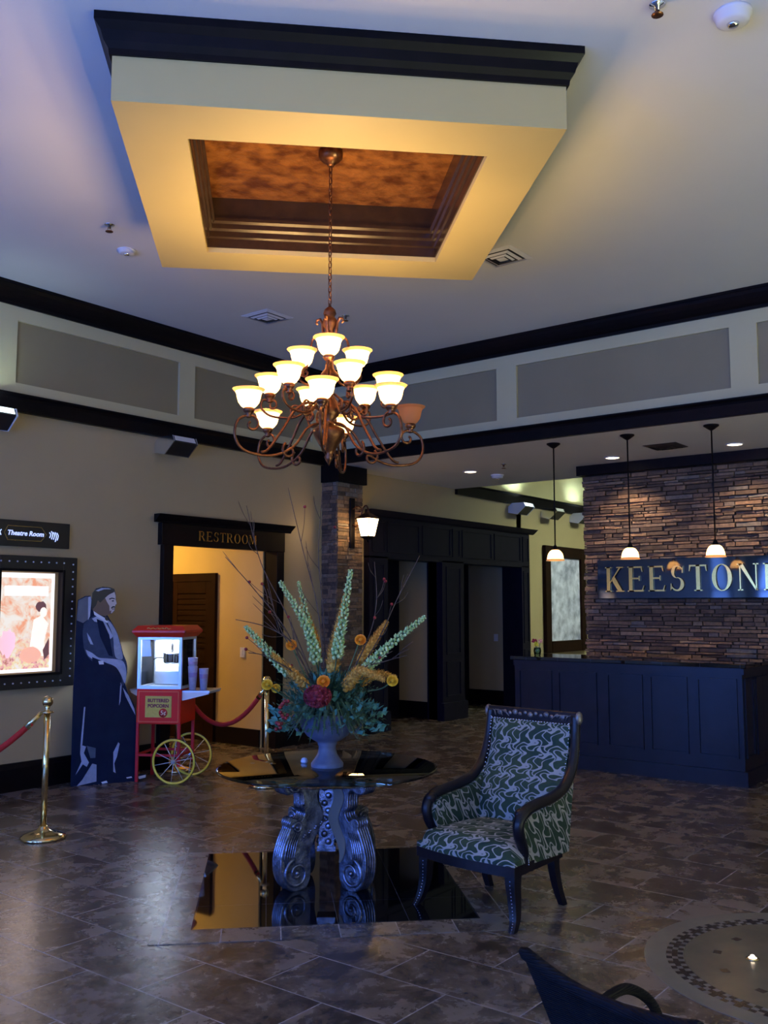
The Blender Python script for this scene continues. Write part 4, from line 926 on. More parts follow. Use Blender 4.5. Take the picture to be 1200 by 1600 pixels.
# ---- armchair
ac = thing('armchair', 'carved black armchair with green and silver damask upholstery', 'chair', (4.70, 2.86, 0), R(174.3))
def prof(pts): return [(p[0], p[1]) for p in spline([(a, b, 0) for a, b in pts], 5)]
# side frames: post, swept arm, scroll, front support
PATH = prof([(-.345, 1.03), (-.335, .93), (-.31, .82), (-.265, .725), (-.18, .65), (-.06, .615), (.08, .60), (.17, .585), (.225, .555), (.245, .51), (.235, .46), (.205, .41), (.185, .36), (.19, .31)])
for s_ in (-1, 1):
    mb = MB(); pth = []; n_ = len(PATH)
    for i, (u, v_) in enumerate(PATH):
        yy = s_ * (.30 + .02 * math.sin(math.pi * min(1, i / n_))); pth.append((u, yy, v_))
    mb.tube(pth, [.026 + .006 * math.sin(math.pi * i / (n_ - 1)) for i in range(n_)], 8)
    for q in range(-5, 0): mb.ball((pth[q * 3][0] + .018, pth[q * 3][1], pth[q * 3][2]), .016, 6, (.7, 1.2, 1))
    mb.ball((.215, s_ * .31, .57), .036, 8, (1, .9, .8))
    mb.build('arm_frame', M['carved'], ac)
    rl = prof([(-.36, .44), (-.33, .30)])
    mb = MB(); ins = [(u * .96 - .01, v_ - .02) for u, v_ in PATH[6:-2]]
    mb.prism(ins + [(.17, .30), (-.23, .30), (-.26, .5), (-.30, .72)], lambda u, v_, d_, s_=s_: Vector((u, s_ * (.292 + d_), v_)), -.018, .022); mb.build('side_upholstery', M['damask'], ac, bevel=.006)
    mb = MB()      # nail heads
    for i in range(8, n_ - 3, 1): mb.ball((pth[i][0] - .012, s_ * .327, pth[i][2] - .03), .0045, 4)
    mb.build('nail_trim', M['chrome'], ac)
# backrest
bb = [(-.335, .985), (-.325, .90), (-.30, .79), (-.25, .67), (-.205, .55), (-.185, .38)]
bp = prof(bb); mb = MB(); nY = 10; grid = []
for i, (u, v_) in enumerate(bp):
    row = []
    for j in range(nY + 1):
        y = -.275 + .55 * j / nY; bul = .035 * (1 - (2 * j / nY - 1) ** 4) * (1 - (2 * i / (len(bp) - 1) - 1) ** 6); row.append((u + .01 + bul, y, v_))
    grid.append(row)
vs_ = [p for row in grid for p in row]; nn = nY + 1; m_ = len(grid)
vs2 = [(p[0] - (.075 if i < 0 else .09), p[1], p[2]) for i, row in enumerate(grid) for p in row]
mb.add(vs_, [(i * nn + j, i * nn + j + 1, (i + 1) * nn + j + 1, (i + 1) * nn + j) for i in range(m_ - 1) for j in range(nY)], True)
mb.add([(g_[j][0] * 0 + bp[i][0] - .05, g_[j][1], g_[j][2]) for i, g_ in enumerate(grid) for j in range(nn)], [(i * nn + j, (i + 1) * nn + j, (i + 1) * nn + j + 1, i * nn + j + 1) for i in range(m_ - 1) for j in range(nY)], True)
for j in (0, nY):
    mb.add([v3 for i in range(m_) for v3 in (grid[i][j], (bp[i][0] - .05, grid[i][j][1], grid[i][j][2]))], [(2 * i, 2 * i + 1, 2 * i + 3, 2 * i + 2) for i in range(m_ - 1)])
mb.build('backrest', M['damask'], ac)
mb = MB()
for j in range(28): mb.ball((-.312, -.27 + .02 * j, .98), .0045, 4)
for s_ in (-1, 1):
    for i in range(0, 18): mb.ball((bp[i][0] + .022, s_ * .277, bp[i][1]), .0045, 4)
mb.build('nail_trim', M['chrome'], ac)
mb = MB(); TR = Matrix.Translation((-.348, 0, 1.005)) @ Matrix.Rotation(R(-14), 4, 'Y')
mb.box(-.022, .022, -.325, .325, -.035, .042, TR)
mb.build('crest_rail', M['carved'], ac, bevel=.008)
mb = MB()
for j in range(13): mb.ball(TR @ Vector((.024, -.22 + .037 * j, .004 + .008 * (j % 2))), .014 if j % 3 else .02, 6, (.4, 1, .8))
for s_ in (-1, 1):
    for q in range(3): mb.tube([TR @ Vector((.024, s_ * (.15 + .05 * q), -.015)), TR @ Vector((.028, s_ * (.18 + .04 * q), .012)), TR @ Vector((.024, s_ * (.24 + .02 * q), .018))], [.003, .006, .003], 5)
    mb.ball(TR @ Vector((.004, s_ * .322, .01)), .032, 8, (.9, .6, 1.2))
mb.build('crest_carving', mottled('worn_gilt', (.10, .09, .10), (.28, .25, .22), 30, .35, metal=.5), ac)
# seat
mb = MB(); nx, ny = 14, 14; top = []; W = .335
for i in range(nx + 1):
    for j in range(ny + 1):
        a, b = i / nx, j / ny; y = (2 * b - 1) * W * (1 - .17 * (1 - a)); x = -.22 + a * (.53 + .035 * (1 - (2 * b - 1) ** 2))
        ex = min(a, 1 - a, b, 1 - b) * 9; hgt = .345 + .075 * min(1, ex) ** .45 + .022 * math.sin(math.pi * a) * math.sin(math.pi * b); top.append((x, y, hgt))
k_ = ny + 1
mb.add(top, [(i * k_ + j, i * k_ + j + 1, (i + 1) * k_ + j + 1, (i + 1) * k_ + j) for i in range(nx) for j in range(ny)], True)
rim = [i * k_ for i in range(nx + 1)] + [nx * k_ + j for j in range(1, ny + 1)] + [i * k_ + ny for i in range(nx - 1, -1, -1)] + [j for j in range(ny - 1, 0, -1)]
rv = [top[i] for i in rim]; n_ = len(rv)
mb.add(rv + [(x, y, .31) for x, y, z in rv], [(i, (i + 1) % n_, n_ + (i + 1) % n_, n_ + i) for i in range(n_)], True); mb.add([(x, y, .31) for x, y, z in rv], [tuple(range(n_))])
mb.build('seat', M['damask'], ac)
mb = MB(); rr = [(x * 1.005, y * 1.005) for x, y, z in rv]; mb.prism(rr, lambda u, v_, d_: Vector((u, v_, d_)), .265, .318); 
sr = mb.build('seat_rail', M['carved'], ac, bevel=.004)
mb = MB()
for j in range(26):
    b = j / 25; y = (2 * b - 1) * .27; x = .300 + .035 * (1 - (2 * b - 1) ** 2); mb.ball((x, y, .29), .009 if j % 2 else .013, 5, (.6, 1, .9))
mb.build('rail_carving', M['silver'], sr)
for s_ in (-1, 1):
    pth = spline([(.265, s_ * .295, .315), (.272, s_ * .298, .22), (.272, s_ * .305, .13), (.29, s_ * .32, .05), (.325, s_ * .33, 0.0)], 5)
    mb = MB(); n_ = len(pth)
    for i in range(n_ - 1):
        for q in (0,):
            t0, t1 = i / (n_ - 1), (i + 1) / (n_ - 1); h0, h1 = .034 - .018 * t0, .034 - .018 * t1; a, b = pth[i], pth[i + 1]
            mb.add([(a[0] + dx * h0, a[1] + dy * h0, a[2]) for dx, dy in ((-1, -1), (1, -1), (1, 1), (-1, 1))] + [(b[0] + dx * h1, b[1] + dy * h1, b[2]) for dx, dy in ((-1, -1), (1, -1), (1, 1), (-1, 1))], [(0, 1, 5, 4), (1, 2, 6, 5), (2, 3, 7, 6), (3, 0, 4, 7), (3, 2, 1, 0), (4, 5, 6, 7)])
    lg = mb.build('leg', M['carved'], ac)
    mb = MB()
    for i in range(2, n_): mb.ball((pth[i][0] + .030 - .016 * i / n_, pth[i][1] - s_ * 0, pth[i][2]), .0055, 4)
    mb.build('bead_edge', M['silver'], lg)
    pth = spline([(-.185, s_ * .235, .315), (-.19, s_ * .24, .20), (-.21, s_ * .25, .09), (-.25, s_ * .255, 0.0)], 5); mb = MB(); n_ = len(pth)
    for i in range(n_ - 1):
        t0, t1 = i / (n_ - 1), (i + 1) / (n_ - 1); h0, h1 = .026 - .008 * t0, .026 - .008 * t1; a, b = pth[i], pth[i + 1]
        mb.add([(a[0] + dx * h0, a[1] + dy * h0, a[2]) for dx, dy in ((-1, -1), (1, -1), (1, 1), (-1, 1))] + [(b[0] + dx * h1, b[1] + dy * h1, b[2]) for dx, dy in ((-1, -1), (1, -1), (1, 1), (-1, 1))], [(0, 1, 5, 4), (1, 2, 6, 5), (2, 3, 7, 6), (3, 0, 4, 7), (3, 2, 1, 0), (4, 5, 6, 7)])
    mb.build('leg', M['carved'], ac)

# ---- wicker chair in the foreground, back toward the camera
wc = thing('wicker_chair', 'dark woven wicker chair back at the bottom edge of the photo', 'chair', (2.2, .95, 0), 0)
def wl(v3): return Vector(v3) - Vector((2.2, .95, 0))
A0, B0 = Vector((1.99, 1.155, .85)), Vector((1.865, .70, .85))
rail = spline([A0 + Vector((0, 0, .012)), A0.lerp(B0, .25) + Vector((.03, 0, -.035)), A0.lerp(B0, .55) + Vector((.035, 0, -.045)), A0.lerp(B0, .85) + Vector((.02, 0, -.025)), B0 + Vector((0, -.01, .0))], 6)
low = [p * 1.0 for p in rail]; n_ = len(rail); mb = MB(); vv_ = []; cA, cB = Vector((2.09, 1.04, .42)), Vector((2.02, .76, .42))
for k in range(9):
    for i in range(n_):
        t_ = k / 8; vv_.append(wl(rail[i].lerp(cA.lerp(cB, i / (n_ - 1)), t_) + Vector((.02 * math.sin(math.pi * t_), 0, 0))))
for side in (0, 1):
    vs3 = [p + Vector((side * .014, 0, 0)) for p in vv_]; fs = [(k * n_ + i, k * n_ + i + 1, (k + 1) * n_ + i + 1, (k + 1) * n_ + i) for k in range(8) for i in range(n_ - 1)]
    mb.add(vs3, fs if side else [f[::-1] for f in fs], True)
wb = mb.build('woven_back', M['wicker'], wc)
MB().tube([wl(p) for p in rail], [.008] + [.015] * (n_ - 2) + [.012], 10).build('top_rail', M['wicker'], wb)
ar = [Vector(p) for p in [(2.06, 1.07, .50), (2.10, 1.07, .60), (2.27, 1.10, .655), (2.42, 1.09, .66), (2.50, 1.05, .60), (2.52, 1.03, .48), (2.50, 1.02, .43)]]
for nm, off in (('armrest', 0.0), ('armrest', -.40)): MB().tube([wl(p + Vector((0, off, -.0))) for p in spline(ar, 6)], .014, 9).build(nm, M['wicker'], wc)
MB().box(-.16, .32, -.26, .14, .40, .45).build('seat', M['wicker'], wc, bevel=.02)
for x, y in ((-.13, .11), (-.13, -.23), (.29, .11), (.29, -.23)): MB().tube([(x, y, 0), (x * .97, y * .97, .41)], .016, 8).build('leg', M['wicker'], wc)

# ---- reception counter
rc = thing('reception_counter', 'long black panelled reception counter below the lettered stone wall', 'counter', (9.06, 2.86, 0))
bx(0.0, .62, 0.0, 2.42, 0, 1.08).build('body', M['counter'], rc, bevel=.004)
bx(0.62, 1.9, 0.0, .62, 0, 1.08).build('return_body', M['counter'], rc, bevel=.004)
MB().box(-.05, .68, -.05, 2.45, 1.08, 1.12).build('countertop', M['granite'], rc, bevel=.006); MB().box(.68, 1.9, -.05, .68, 1.08, 1.12).build('countertop', M['granite'], rc, bevel=.006)
f1 = lambda u, v_, d_: Vector((-d_, u, v_)); f2 = lambda u, v_, d_: Vector((u, -d_, v_))
mb = MB(); mb.prism([(0, 0), (2.42, 0), (2.42, .14), (0, .14)], f1, 0, .03); mb.prism([(0, 1.02), (2.42, 1.02), (2.42, 1.08), (0, 1.08)], f1, 0, .025)
mb.prism([(-.03, 0), (1.9, 0), (1.9, .14), (-.03, .14)], f2, 0, .03); mb.prism([(-.03, 1.02), (1.9, 1.02), (1.9, 1.08), (-.03, 1.08)], f2, 0, .025); mb.build('plinth_and_cornice', M['counter'], rc, bevel=.004)
for u0, u1 in [(.05, .43), (.52, .90), (.97, 1.35), (1.46, 1.90), (1.97, 2.37)]:
    mb = MB(); panel_frame(mb, f1, u0, u1, .25, .98, .02, .014); mb.build('panel_moulding', M['counter'], rc, bevel=.003)
for u0, u1 in [(.05, .30), (.38, .95), (1.05, 1.6)]:
    mb = MB(); panel_frame(mb, f2, u0, u1, .25, .98, .02, .014); mb.build('panel_moulding', M['counter'], rc, bevel=.003)
# small vase on the counter
vz = thing('bud_vase', 'small clear glass vase at the left end of the counter', 'vase', (9.28, 5.12, 1.121))
MB().lathe([(.001, 0), (.032, 0), (.036, .01), (.042, .05), (.036, .085), (.033, .083), (.038, .05), (.030, .012), (.001, .010)], n=24, cap=False).build('glass_body', glass('greenish_vase_glass', (.7, .85, .8)), vz)
for i, (dx, dy, dz, c_, nm_) in enumerate([(0, .035, .15, (.35, .02, .08), 'crimson posy flower in the small counter vase'), (0, -.04, .15, (.85, .45, .42), 'pink posy flower at the right of the counter vase'), (-.02, .0, .12, (.75, .68, .05), 'yellow posy flower at the front of the counter vase')]):
    o = thing('posy_flower', nm_, 'flower', (9.28 + dx, 5.12 + dy, 1.121 + dz), 0, 'posy in the small vase')
    mt = new_mat('posy_petals_%d' % i, c_, .6); mb = MB()
    for k in range(26):
        z_ = rf.uniform(-.5, 1); a = rf.uniform(0, 6.283); s_ = math.sqrt(max(0, 1 - z_ * z_)); d_ = Vector((s_ * math.cos(a), s_ * math.sin(a), z_)); leafshape(mb, d_ * .012, d_, .024, .02)
    mb.ball((0, 0, 0), .018, 6); mb.build('petals', mt, o); MB().tube([(0, 0, 0), (-dx * .8, -dy * .8, -dz + .02)], .003, 5).build('stem', m_stem, o)

# ---- brass stanchions and ropes
def stanchion(x, y, label):
    t = thing('stanchion', label, 'stanchion', (x, y, 0), 0, 'brass rope stanchions')
    MB().lathe([(.155, 0), (.16, .008), (.155, .02), (.13, .034), (.08, .05), (.045, .062), (.032, .08), (.026, .09)], n=40).build('base', M['brass'], t)
    MB().tube([(0, 0, .085), (0, 0, .885)], .022, 20).build('pole', M['brass'], t)
    MB().lathe([(.022, .88), (.045, .885), (.045, .893), (.02, .90), (.014, .915), (.022, .93), (.014, .935)], n=24).ball((0, 0, .965), .04, 14).build('finial', M['brass'], t)
    return t
stanchion(3.996, 6.22, 'brass stanchion standing alone at the far left')
stanchion(6.40, 6.39, 'brass stanchion behind the glass table')
stanchion(6.42, 7.68, 'brass stanchion hidden behind the popcorn cart wheels')
def rope(a, b, sag, label):
    a, b = Vector(a), Vector(b); t = thing('velvet_rope', label, 'rope', tuple(a), 0, 'red velvet ropes'); n_ = 22; pts = []
    for i in range(n_ + 1):
        u = i / n_; p = a.lerp(b, u) - a; p.z -= sag * 4 * u * (1 - u); pts.append(p)
    MB().tube(pts[1:-1], .022, 12).build('rope_body', M['velvet'], t)
    for e, nx_ in ((pts[0], pts[2]), (pts[-1], pts[-3])): MB().tube([e, e.lerp(nx_, .75)], [.012, .026], 12).build('brass_hook_end', M['brass'], t)
rope((3.97, 6.245, .89), (2.55, 6.9, .89), .42, 'red velvet rope running out of the left edge of the photo')
rope((6.40, 6.42, .89), (6.42, 7.65, .89), .38, 'red velvet rope between the popcorn cart and the table')

# ---- popcorn cart
pcx = thing('popcorn_cart', 'red popcorn cart with glass case and yellow spoked wheels', 'popcorn cart', (5.77, 7.503, 0), R(-60))
Wd, Dp = .44, .42
legs = [(0, 0), (Wd - .03, 0), (0, Dp - .03), (Wd - .03, Dp - .03)]
for i, (x, y) in enumerate(legs): bx(x, x + .028, y, y + .028, 0 if i in (0, 2) else .15, .56).build('leg', M['redleg'], pcx, bevel=.003)
mb = MB(); mb.box(.028, Wd - .03, .004, .024, .24, .262).box(.028, Wd - .03, Dp - .024, Dp - .004, .24, .262).box(.004, .024, .028, Dp - .03, .24, .262).box(Wd - .024, Wd - .004, .028, Dp - .03, .24, .262); mb.build('stretcher', M['redleg'], pcx)
bx(0, Wd, 0, Dp, .54, .87).build('cabinet', M['red'], pcx, bevel=.008)
mb = MB(); panel_frame(mb, lambda u, v_, d_: Vector((u, -d_, v_)), .02, Wd - .02, .56, .85, .008, .004); mb.build('cabinet_bead', mottled('orange_bead', (.8, .14, .03), (.8, .14, .03)), pcx)
lb_ = bx(.09, .35, -.006, 0.001, .605, .805).build('cabinet_label', mottled('mustard_label', (.60, .46, .03), (.68, .52, .05), 30, .4), pcx)
mredp = new_mat('label_print_red', (.22, .015, .01), .4)
for txt, sz, z_, sx in (('BUTTERED', .044, .762, .0), ('POPCORN', .044, .712, .0)):
    text_mesh('label_text', txt, sz, mredp, Matrix.Translation((.22, -.0075, z_)) @ FL_, lb_, bold=.0018)
MB().lathe([(.001, 0), (.042, 0), (.042, .003), (.001, .003)], n=28, cap=False, mat=Matrix.Rotation(R(90), 3, 'X'), c=(.27, -.006, .648)).build('price_disc', new_mat('price_red', (.5, .02, .02), .4), lb_)
text_mesh('price_text', '5¢', .06, new_mat('price_cream', (.85, .75, .5), .4), Matrix.Translation((.272, -.0105, .648)) @ FL_, lb_)
malu = new_mat('brushed_aluminium', (.72, .80, .9), .3, .6)
for x, y in ((0.0, 0), (Wd - .03, 0), (0.0, Dp - .03), (Wd - .03, Dp - .03)): bx(x, x + .03, y, y + .03, .87, 1.36).build('case_post', malu, pcx, bevel=.002)
for z0 in (.87, 1.335):
    mb = MB().box(.03, Wd - .03, 0, .03, z0, z0 + .028).box(.03, Wd - .03, Dp - .03, Dp, z0, z0 + .028).box(0, .03, .03, Dp - .03, z0, z0 + .028).box(Wd - .03, Wd, .03, Dp - .03, z0, z0 + .028); mb.build('case_rail', malu, pcx)
for nm, a in (('front_pane', (.03, Wd - .03, .012, .016)), ('side_pane', (.012, .016, .03, Dp - .03)), ('side_pane', (Wd - .016, Wd - .012, .03, Dp - .03))): bx(a[0], a[1], a[2], a[3], .898, 1.335).build(nm, M['glass'], pcx)
bx(.03, Wd - .03, Dp - .02, Dp - .012, .898, 1.335).build('back_door', new_mat('pale_back_panel', (.75, .80, .9), .35), pcx)
bx(.03, Wd - .03, .03, Dp - .03, .872, .885).build('case_floor', malu, pcx)
mb = MB().box(.06, .38, .30, .36, .89, 1.02); mb.build('popcorn_tray', malu, pcx, bevel=.006)
MB().lathe([(.001, 1.10), (.07, 1.10), (.085, 1.12), (.085, 1.19), (.09, 1.20), (.06, 1.21), (.001, 1.212)], c=(.27, .2, 0), n=28, cap=False).build('kettle', M['chrome'], pcx)
MB().tube([(.27, .2, 1.21), (.27, .2, 1.34)], .012, 8).tube(spline([(.33, .2, 1.16), (.37, .15, 1.17), (.38, .1, 1.13)], 5), .007, 7).tube(spline([(.19, .2, 1.15), (.14, .17, 1.16), (.10, .15, 1.14)], 5), .006, 7).build('kettle_hanger', M['black'], pcx)
rf_ = MB(); o = -.045
h = [(o, o), (Wd - o, o), (Wd - o, Dp - o), (o, Dp - o)]
rf_.add([(x, y, 1.36) for x, y in [(-.01, -.01), (Wd + .01, -.01), (Wd + .01, Dp + .01), (-.01, Dp + .01)]] + [(x, y, 1.405) for x, y in h] + [(x, y, 1.425) for x, y in h] + [(x, y, 1.47) for x, y in [(-.005, -.005), (Wd + .005, -.005), (Wd + .005, Dp + .005), (-.005, Dp + .005)]],
        [(3, 2, 1, 0), (12, 13, 14, 15)] + [(4 * k + j, 4 * k + (j + 1) % 4, 4 * k + 4 + (j + 1) % 4, 4 * k + 4 + j) for k in range(3) for j in range(4)])
rr_ = rf_.build('roof', new_mat('red_roof', (.62, .03, .012), .35), pcx, bevel=.004)
mb = MB(); mb.tube(spline([(.10 + .022 * k, -.036 - .004 * (k % 2), 1.44 + (.010 if k % 2 else -.004)) for k in range(12)], 4), .003, 5); mb.build('gold_script', M['gold'], rr_)
lamp('AREA', 'popcorn_case_lamp', (0, 0, 0), 11.0, (.72, .82, 1.0), .3).parent = pcx
bpy.data.objects['popcorn_case_lamp'].location = (Wd / 2, Dp / 2, 1.332)
bx(.08, Wd - .08, .1, Dp - .1, 1.335, 1.345).build('light_panel', new_mat('case_light_panel', (.9, .9, .9), .4, emit=(.85, .92, 1), estr=5), pcx)
def tray(sgn):
    x0 = Wd if sgn > 0 else 0; mb = MB(); ln_ = .27 if sgn > 0 else .13; y_ = .03 if sgn > 0 else .14
    mb.prism([(0, .84), (ln_, .84), (ln_, .855), (0, .855)], lambda u, v_, d_: Vector((x0 + sgn * u, d_, v_)), y_, Dp - .03)
    t_ = mb.build('side_tray', malu, pcx, bevel=.003)
    for y in (y_, Dp - .05): MB().prism([(0, .76), (0, .84), (ln_ - .01, .84), (ln_ - .01, .825)], lambda u, v_, d_: Vector((x0 + sgn * u, y + d_, v_)), 0, .012).build('bracket', new_mat('bright_bracket', (.8, .85, .85), .3), t_)
tray(1); tray(-1)
wheel_p = None
for y0 in (-.05, Dp + .02):
    cxw, czw, rw = .40, .205, .20; q = Matrix.Rotation(R(90), 3, 'X')
    mb = MB(); mb.tube([(cxw + rw * math.cos(2 * math.pi * k / 48), y0, czw + rw * math.sin(2 * math.pi * k / 48)) for k in range(48)], .0115, 8, True)
    w_ = mb.build('wheel', M['yel'], pcx)
    MB().tube([(cxw + (rw + .009) * math.cos(2 * math.pi * k / 48), y0, czw + (rw + .009) * math.sin(2 * math.pi * k / 48)) for k in range(48)], .006, 6, True).build('tyre', M['rubber'], w_)
    for k in range(10):
        a = 2 * math.pi * k / 10 + .2; MB().tube([(cxw, y0, czw), (cxw + rw * math.cos(a), y0, czw + rw * math.sin(a))], .0032, 5).build('spoke', malu, w_)
    MB().tube([(cxw, y0 - .025, czw), (cxw, y0 + .025, czw)], .020, 14).build('hub', M['chrome'], w_)
MB().tube([(.40, -.05, .205), (.40, Dp + .02, .205)], .009, 8).build('axle', M['chrome'], pcx)
# paper cups on the right tray
MI = Matrix.Translation((5.77, 7.503, 0)) @ Matrix.Rotation(R(-60), 4, 'Z')
mcup = mottled('lilac_paper', (.55, .50, .68), (.66, .60, .78), 30, .6)
def cup(x, y, z0, h_, label, r0=.032, r1=.046):
    p = MI @ Vector((x, y, z0)); t = thing('paper_cup', label, 'cup', tuple(p), 0, 'popcorn cups on the cart tray')
    MB().lathe([(.001, 0), (r0, 0), (r1, h_), (r1 + .002, h_ + .003), (r1 - .002, h_ + .002), (r0 - .002, .004), (.001, .004)], n=24, cap=False).build('cup_body', mcup, t)
    MB().lathe([(r0 + (r1 - r0) * .55 + .0006, h_ * .55), (r0 + (r1 - r0) * .75 + .0006, h_ * .75)], n=24, cap=False).build('printed_band', new_mat('cup_print', (.38, .28, .50), .6), t)
cup(Wd + .07, .12, .856, .22, 'tall lilac paper cup with another stacked on it, nearest the glass case')
cup(Wd + .07, .12, 1.02, .14, 'upper lilac paper cup standing in the tall one beside the case', .036, .047)
cup(Wd + .17, .15, .856, .20, 'single lilac paper cup at the outer end of the tray')

# ---- standee of a man in a suit (flat printed card)
SA, SB = Vector((5.267, 7.781, 0)), Vector((5.905, 7.486, 0)); ex = (SB - SA).normalized()
std = thing('cardboard_standee', 'life-size cardboard cut-out of a man in a dark suit', 'standee', tuple(SA), math.atan2(ex.y, ex.x))
KX = (SB - SA).length / 120.0; KZ = 1 / 163.0
def sx(zx, zy): px, py = 90 + zx / 4.8, 910 + zy / 4.8; return ((px - 108) * KX, max(0.0, (1227 - py) * KZ))
def card(name, pts, mt, par, y0, y1, smooth=False):
    pts = [sx(*p) for p in pts]
    if smooth: pts = [(p[0], p[1]) for p in spline([(a, b, 0) for a, b in pts + [pts[0]]], 3)][:-1]
    return MB().prism(pts, lambda u, v_, d_: Vector((u, d_, v_)), y0, y1).build(name, mt, par)
c_nav = mottled('printed_navy', (.005, .012, .038), (.008, .017, .048), 6, .6, spec=.1); c_suit = mottled('printed_charcoal_suit', (.035, .055, .10), (.055, .08, .14), 9, .6, spec=.1)
c_hi = mottled('printed_suit_highlight', (.30, .38, .55), (.42, .50, .68), 12, .35); c_vest = mottled('printed_grey_waistcoat', (.27, .33, .45), (.34, .40, .53), 20, .35)
c_skin = mottled('printed_skin', (.55, .47, .44), (.62, .53, .5), 9, .4); c_shadow = new_mat('printed_skin_shade', (.13, .075, .06), .4); c_hair = new_mat('printed_black_hair', (.012, .012, .018), .3); c_wh = new_mat('printed_white', (.70, .76, .85), .4)
sil = [(85, 1520), (82, 900), (88, 330), (96, 180), (150, 152), (190, 150), (200, 175), (203, 130), (230, 95), (280, 82), (330, 86), (368, 98), (380, 135), (384, 175), (390, 210), (378, 225), (374, 262), (350, 282), (322, 292), (345, 330), (390, 400), (425, 490), (450, 580), (478, 640), (486, 720), (470, 800), (500, 880), (545, 960), (562, 1030), (575, 1300), (580, 1470), (655, 1478), (655, 1506), (560, 1525), (330, 1530), (140, 1540)]
base = card('card_panel', sil, c_nav, std, 0, .006)
card('chair_back', [(92, 330), (100, 185), (155, 158), (180, 158), (182, 320), (140, 350)], mottled('printed_grey_chair', (.06, .08, .13), (.09, .11, .17), 6, .4), base, -.001, 0)
card('chair_edge', [(172, 160), (190, 155), (197, 180), (190, 300), (176, 330)], c_hi, base, -.0015, 0)
card('suit_jacket', [(145, 355), (200, 310), (250, 300), (330, 330), (388, 400), (425, 500), (450, 590), (480, 650), (484, 720), (455, 820), (430, 700), (380, 660), (250, 650), (165, 570), (140, 440)], c_suit, base, -.0015, 0, True)
card('jacket_shoulder_light', [(205, 318), (245, 300), (300, 330), (370, 450), (350, 470), (290, 400), (250, 345), (225, 340)], c_hi, base, -.0025, 0)
card('lapel', [(240, 320), (290, 340), (340, 440), (372, 600), (340, 590), (270, 450)], c_nav, base, -.003, 0)
card('waistcoat', [(312, 322), (345, 345), (400, 430), (440, 560), (446, 620), (400, 612), (380, 560), (368, 450)], c_vest, base, -.0035, 0, True)
card('shirt_collar', [(215, 262), (250, 285), (310, 318), (330, 345), (318, 350), (270, 322), (222, 290)], c_wh, base, -.0035, 0)
card('bow_tie', [(304, 300), (322, 306), (330, 330), (316, 335), (302, 322)], c_hair, base, -.0045, 0)
card('sleeve_fold', [(170, 420), (195, 455), (222, 510), (200, 505), (182, 470)], c_hi, base, -.0025, 0)
card('sleeve_highlight', [(165, 545), (215, 570), (265, 605), (330, 612), (400, 620), (455, 640), (480, 720), (470, 800), (440, 740), (400, 680), (340, 650), (290, 640), (230, 620), (185, 590)], c_hi, base, -.0025, 0, True)
card('sleeve_shade', [(215, 600), (285, 628), (350, 660), (420, 720), (446, 800), (400, 830), (300, 760), (230, 680)], c_nav, base, -.003, 0, True)
card('hand_cuff', [(262, 630), (300, 628), (305, 655), (270, 655)], c_wh, base, -.004, 0)
card('head_shade', [(212, 262), (205, 200), (215, 150), (300, 130), (345, 150), (352, 240), (340, 282), (322, 292), (300, 300), (250, 285)], c_shadow, base, -.0022, 0, True)
card('face', [(300, 165), (320, 138), (370, 118), (380, 150), (380, 175), (391, 208), (378, 218), (380, 232), (374, 240), (374, 258), (352, 280), (338, 270), (334, 225), (312, 190)], c_skin, base, -.003, 0)
card('ear', [(268, 185), (282, 180), (286, 205), (276, 222), (266, 205)], c_skin, base, -.003, 0, True) if False else None
card('hair', [(203, 255), (200, 180), (205, 130), (235, 98), (285, 84), (340, 88), (370, 105), (366, 122), (330, 140), (300, 165), (285, 180), (262, 200), (245, 185), (232, 220)], c_hair, base, -.0042, 0, True)
card('hair_shine', [(225, 112), (270, 92), (320, 92), (345, 100), (290, 102), (245, 118)], c_hi, base, -.0048, 0)
card('eyebrow', [(330, 170), (350, 163), (374, 168), (374, 176), (350, 172), (332, 180)], c_hair, base, -.0048, 0); card('eye', [(350, 184), (366, 182), (370, 190), (354, 193)], c_hair, base, -.0048, 0)
card('moustache', [(348, 236), (360, 226), (378, 228), (379, 236), (362, 238), (350, 246)], c_hair, base, -.0048, 0); card('mouth', [(352, 246), (374, 244), (374, 249), (356, 252)], c_shadow, base, -.0048, 0); card('chin_shade', [(338, 262), (350, 258), (346, 280), (336, 284)], c_shadow, base, -.0048, 0)
card('coat_crease', [(436, 790), (446, 800), (440, 930), (430, 960)], c_hi, base, -.003, 0); card('coat_edge_light', [(455, 830), (500, 890), (548, 990), (560, 1040), (530, 990), (480, 900)], c_hi, base, -.003, 0)
card('background_streak', [(166, 960), (176, 960), (170, 1080), (162, 1230), (148, 1240)], c_hi, base, -.003, 0)
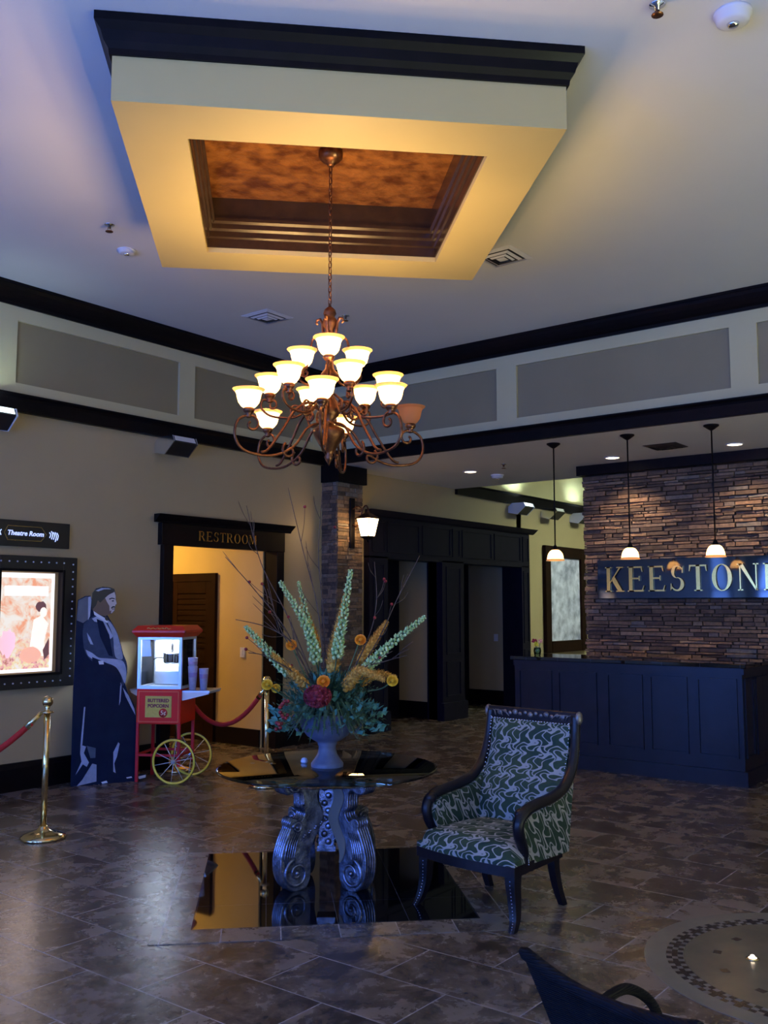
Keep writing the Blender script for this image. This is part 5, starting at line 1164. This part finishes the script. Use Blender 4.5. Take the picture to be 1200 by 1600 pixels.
card('trouser_light', [(432, 1228), (442, 1240), (425, 1330), (405, 1380), (418, 1450), (400, 1440), (396, 1300)], c_hi, base, -.003, 0)
card('printed_foliage', [(150, 1230), (190, 1245), (175, 1290), (215, 1360), (200, 1390), (170, 1370), (135, 1420), (120, 1440), (160, 1350), (148, 1290)], c_hi, base, -.003, 0)
card('printed_ground', [(240, 1370), (272, 1380), (275, 1500), (130, 1540), (170, 1480)], c_vest, base, -.003, 0); card('printed_ground', [(195, 1240), (262, 1260), (262, 1330), (225, 1330)], mottled('printed_dim_blue', (.05, .09, .16), (.07, .12, .2), 9, .4), base, -.0025, 0)
card('shoe_highlight', [(310, 1508), (350, 1500), (360, 1515), (320, 1520)], c_wh, base, -.003, 0); card('shoe_highlight', [(585, 1490), (650, 1480), (650, 1500), (600, 1508)], c_wh, base, -.003, 0); card('shoe_highlight', [(500, 1488), (540, 1484), (545, 1494), (505, 1497)], c_wh, base, -.003, 0)
MB().prism([(0.0, 0), (.28, 0), (0.0, .9)], lambda u, v_, d_: Vector((.30 + d_, .006 + u, v_)), 0, .005).build('easel_back', mottled('raw_card', (.35, .26, .16), (.4, .3, .2)), std)

# glowing disc added for a bright spot on the medallion, no known lamp
flt = thing('medallion_glow_spot', 'small glowing spot added on the round medallion', 'lamp', (4.72, 1.49, .003))
MB().lathe([(.03, 0), (.03, .004), (.022, .006)], n=24).build('trim_ring', M['brass'], flt); MB().lathe([(.021, .005), (.012, .010), (.001, .012)], n=20, cap=False).build('lens', M['lenswarm'], flt)  # ring, lens and bulb are added parts of the glowing spot
MB().ball((0.0, 0.0, .014), .010, 8, (1, 1, .6)).build('bulb', M['lenswarm'], flt)
cl = thing('glass_trinket', 'small clear glass trinket on the table left of the urn', 'trinket', tuple(Vector((TCx, TCy, .684)) - RT * .15 + Vector((FW.x, FW.y, 0)) * .13))
MB().lathe([(.001, 0), (.02, 0), (.024, .01), (.016, .028), (.001, .032)], n=16, cap=False).build('trinket_body', new_mat('pale_glass_lump', (.7, .75, .9), .1, spec=1), cl)
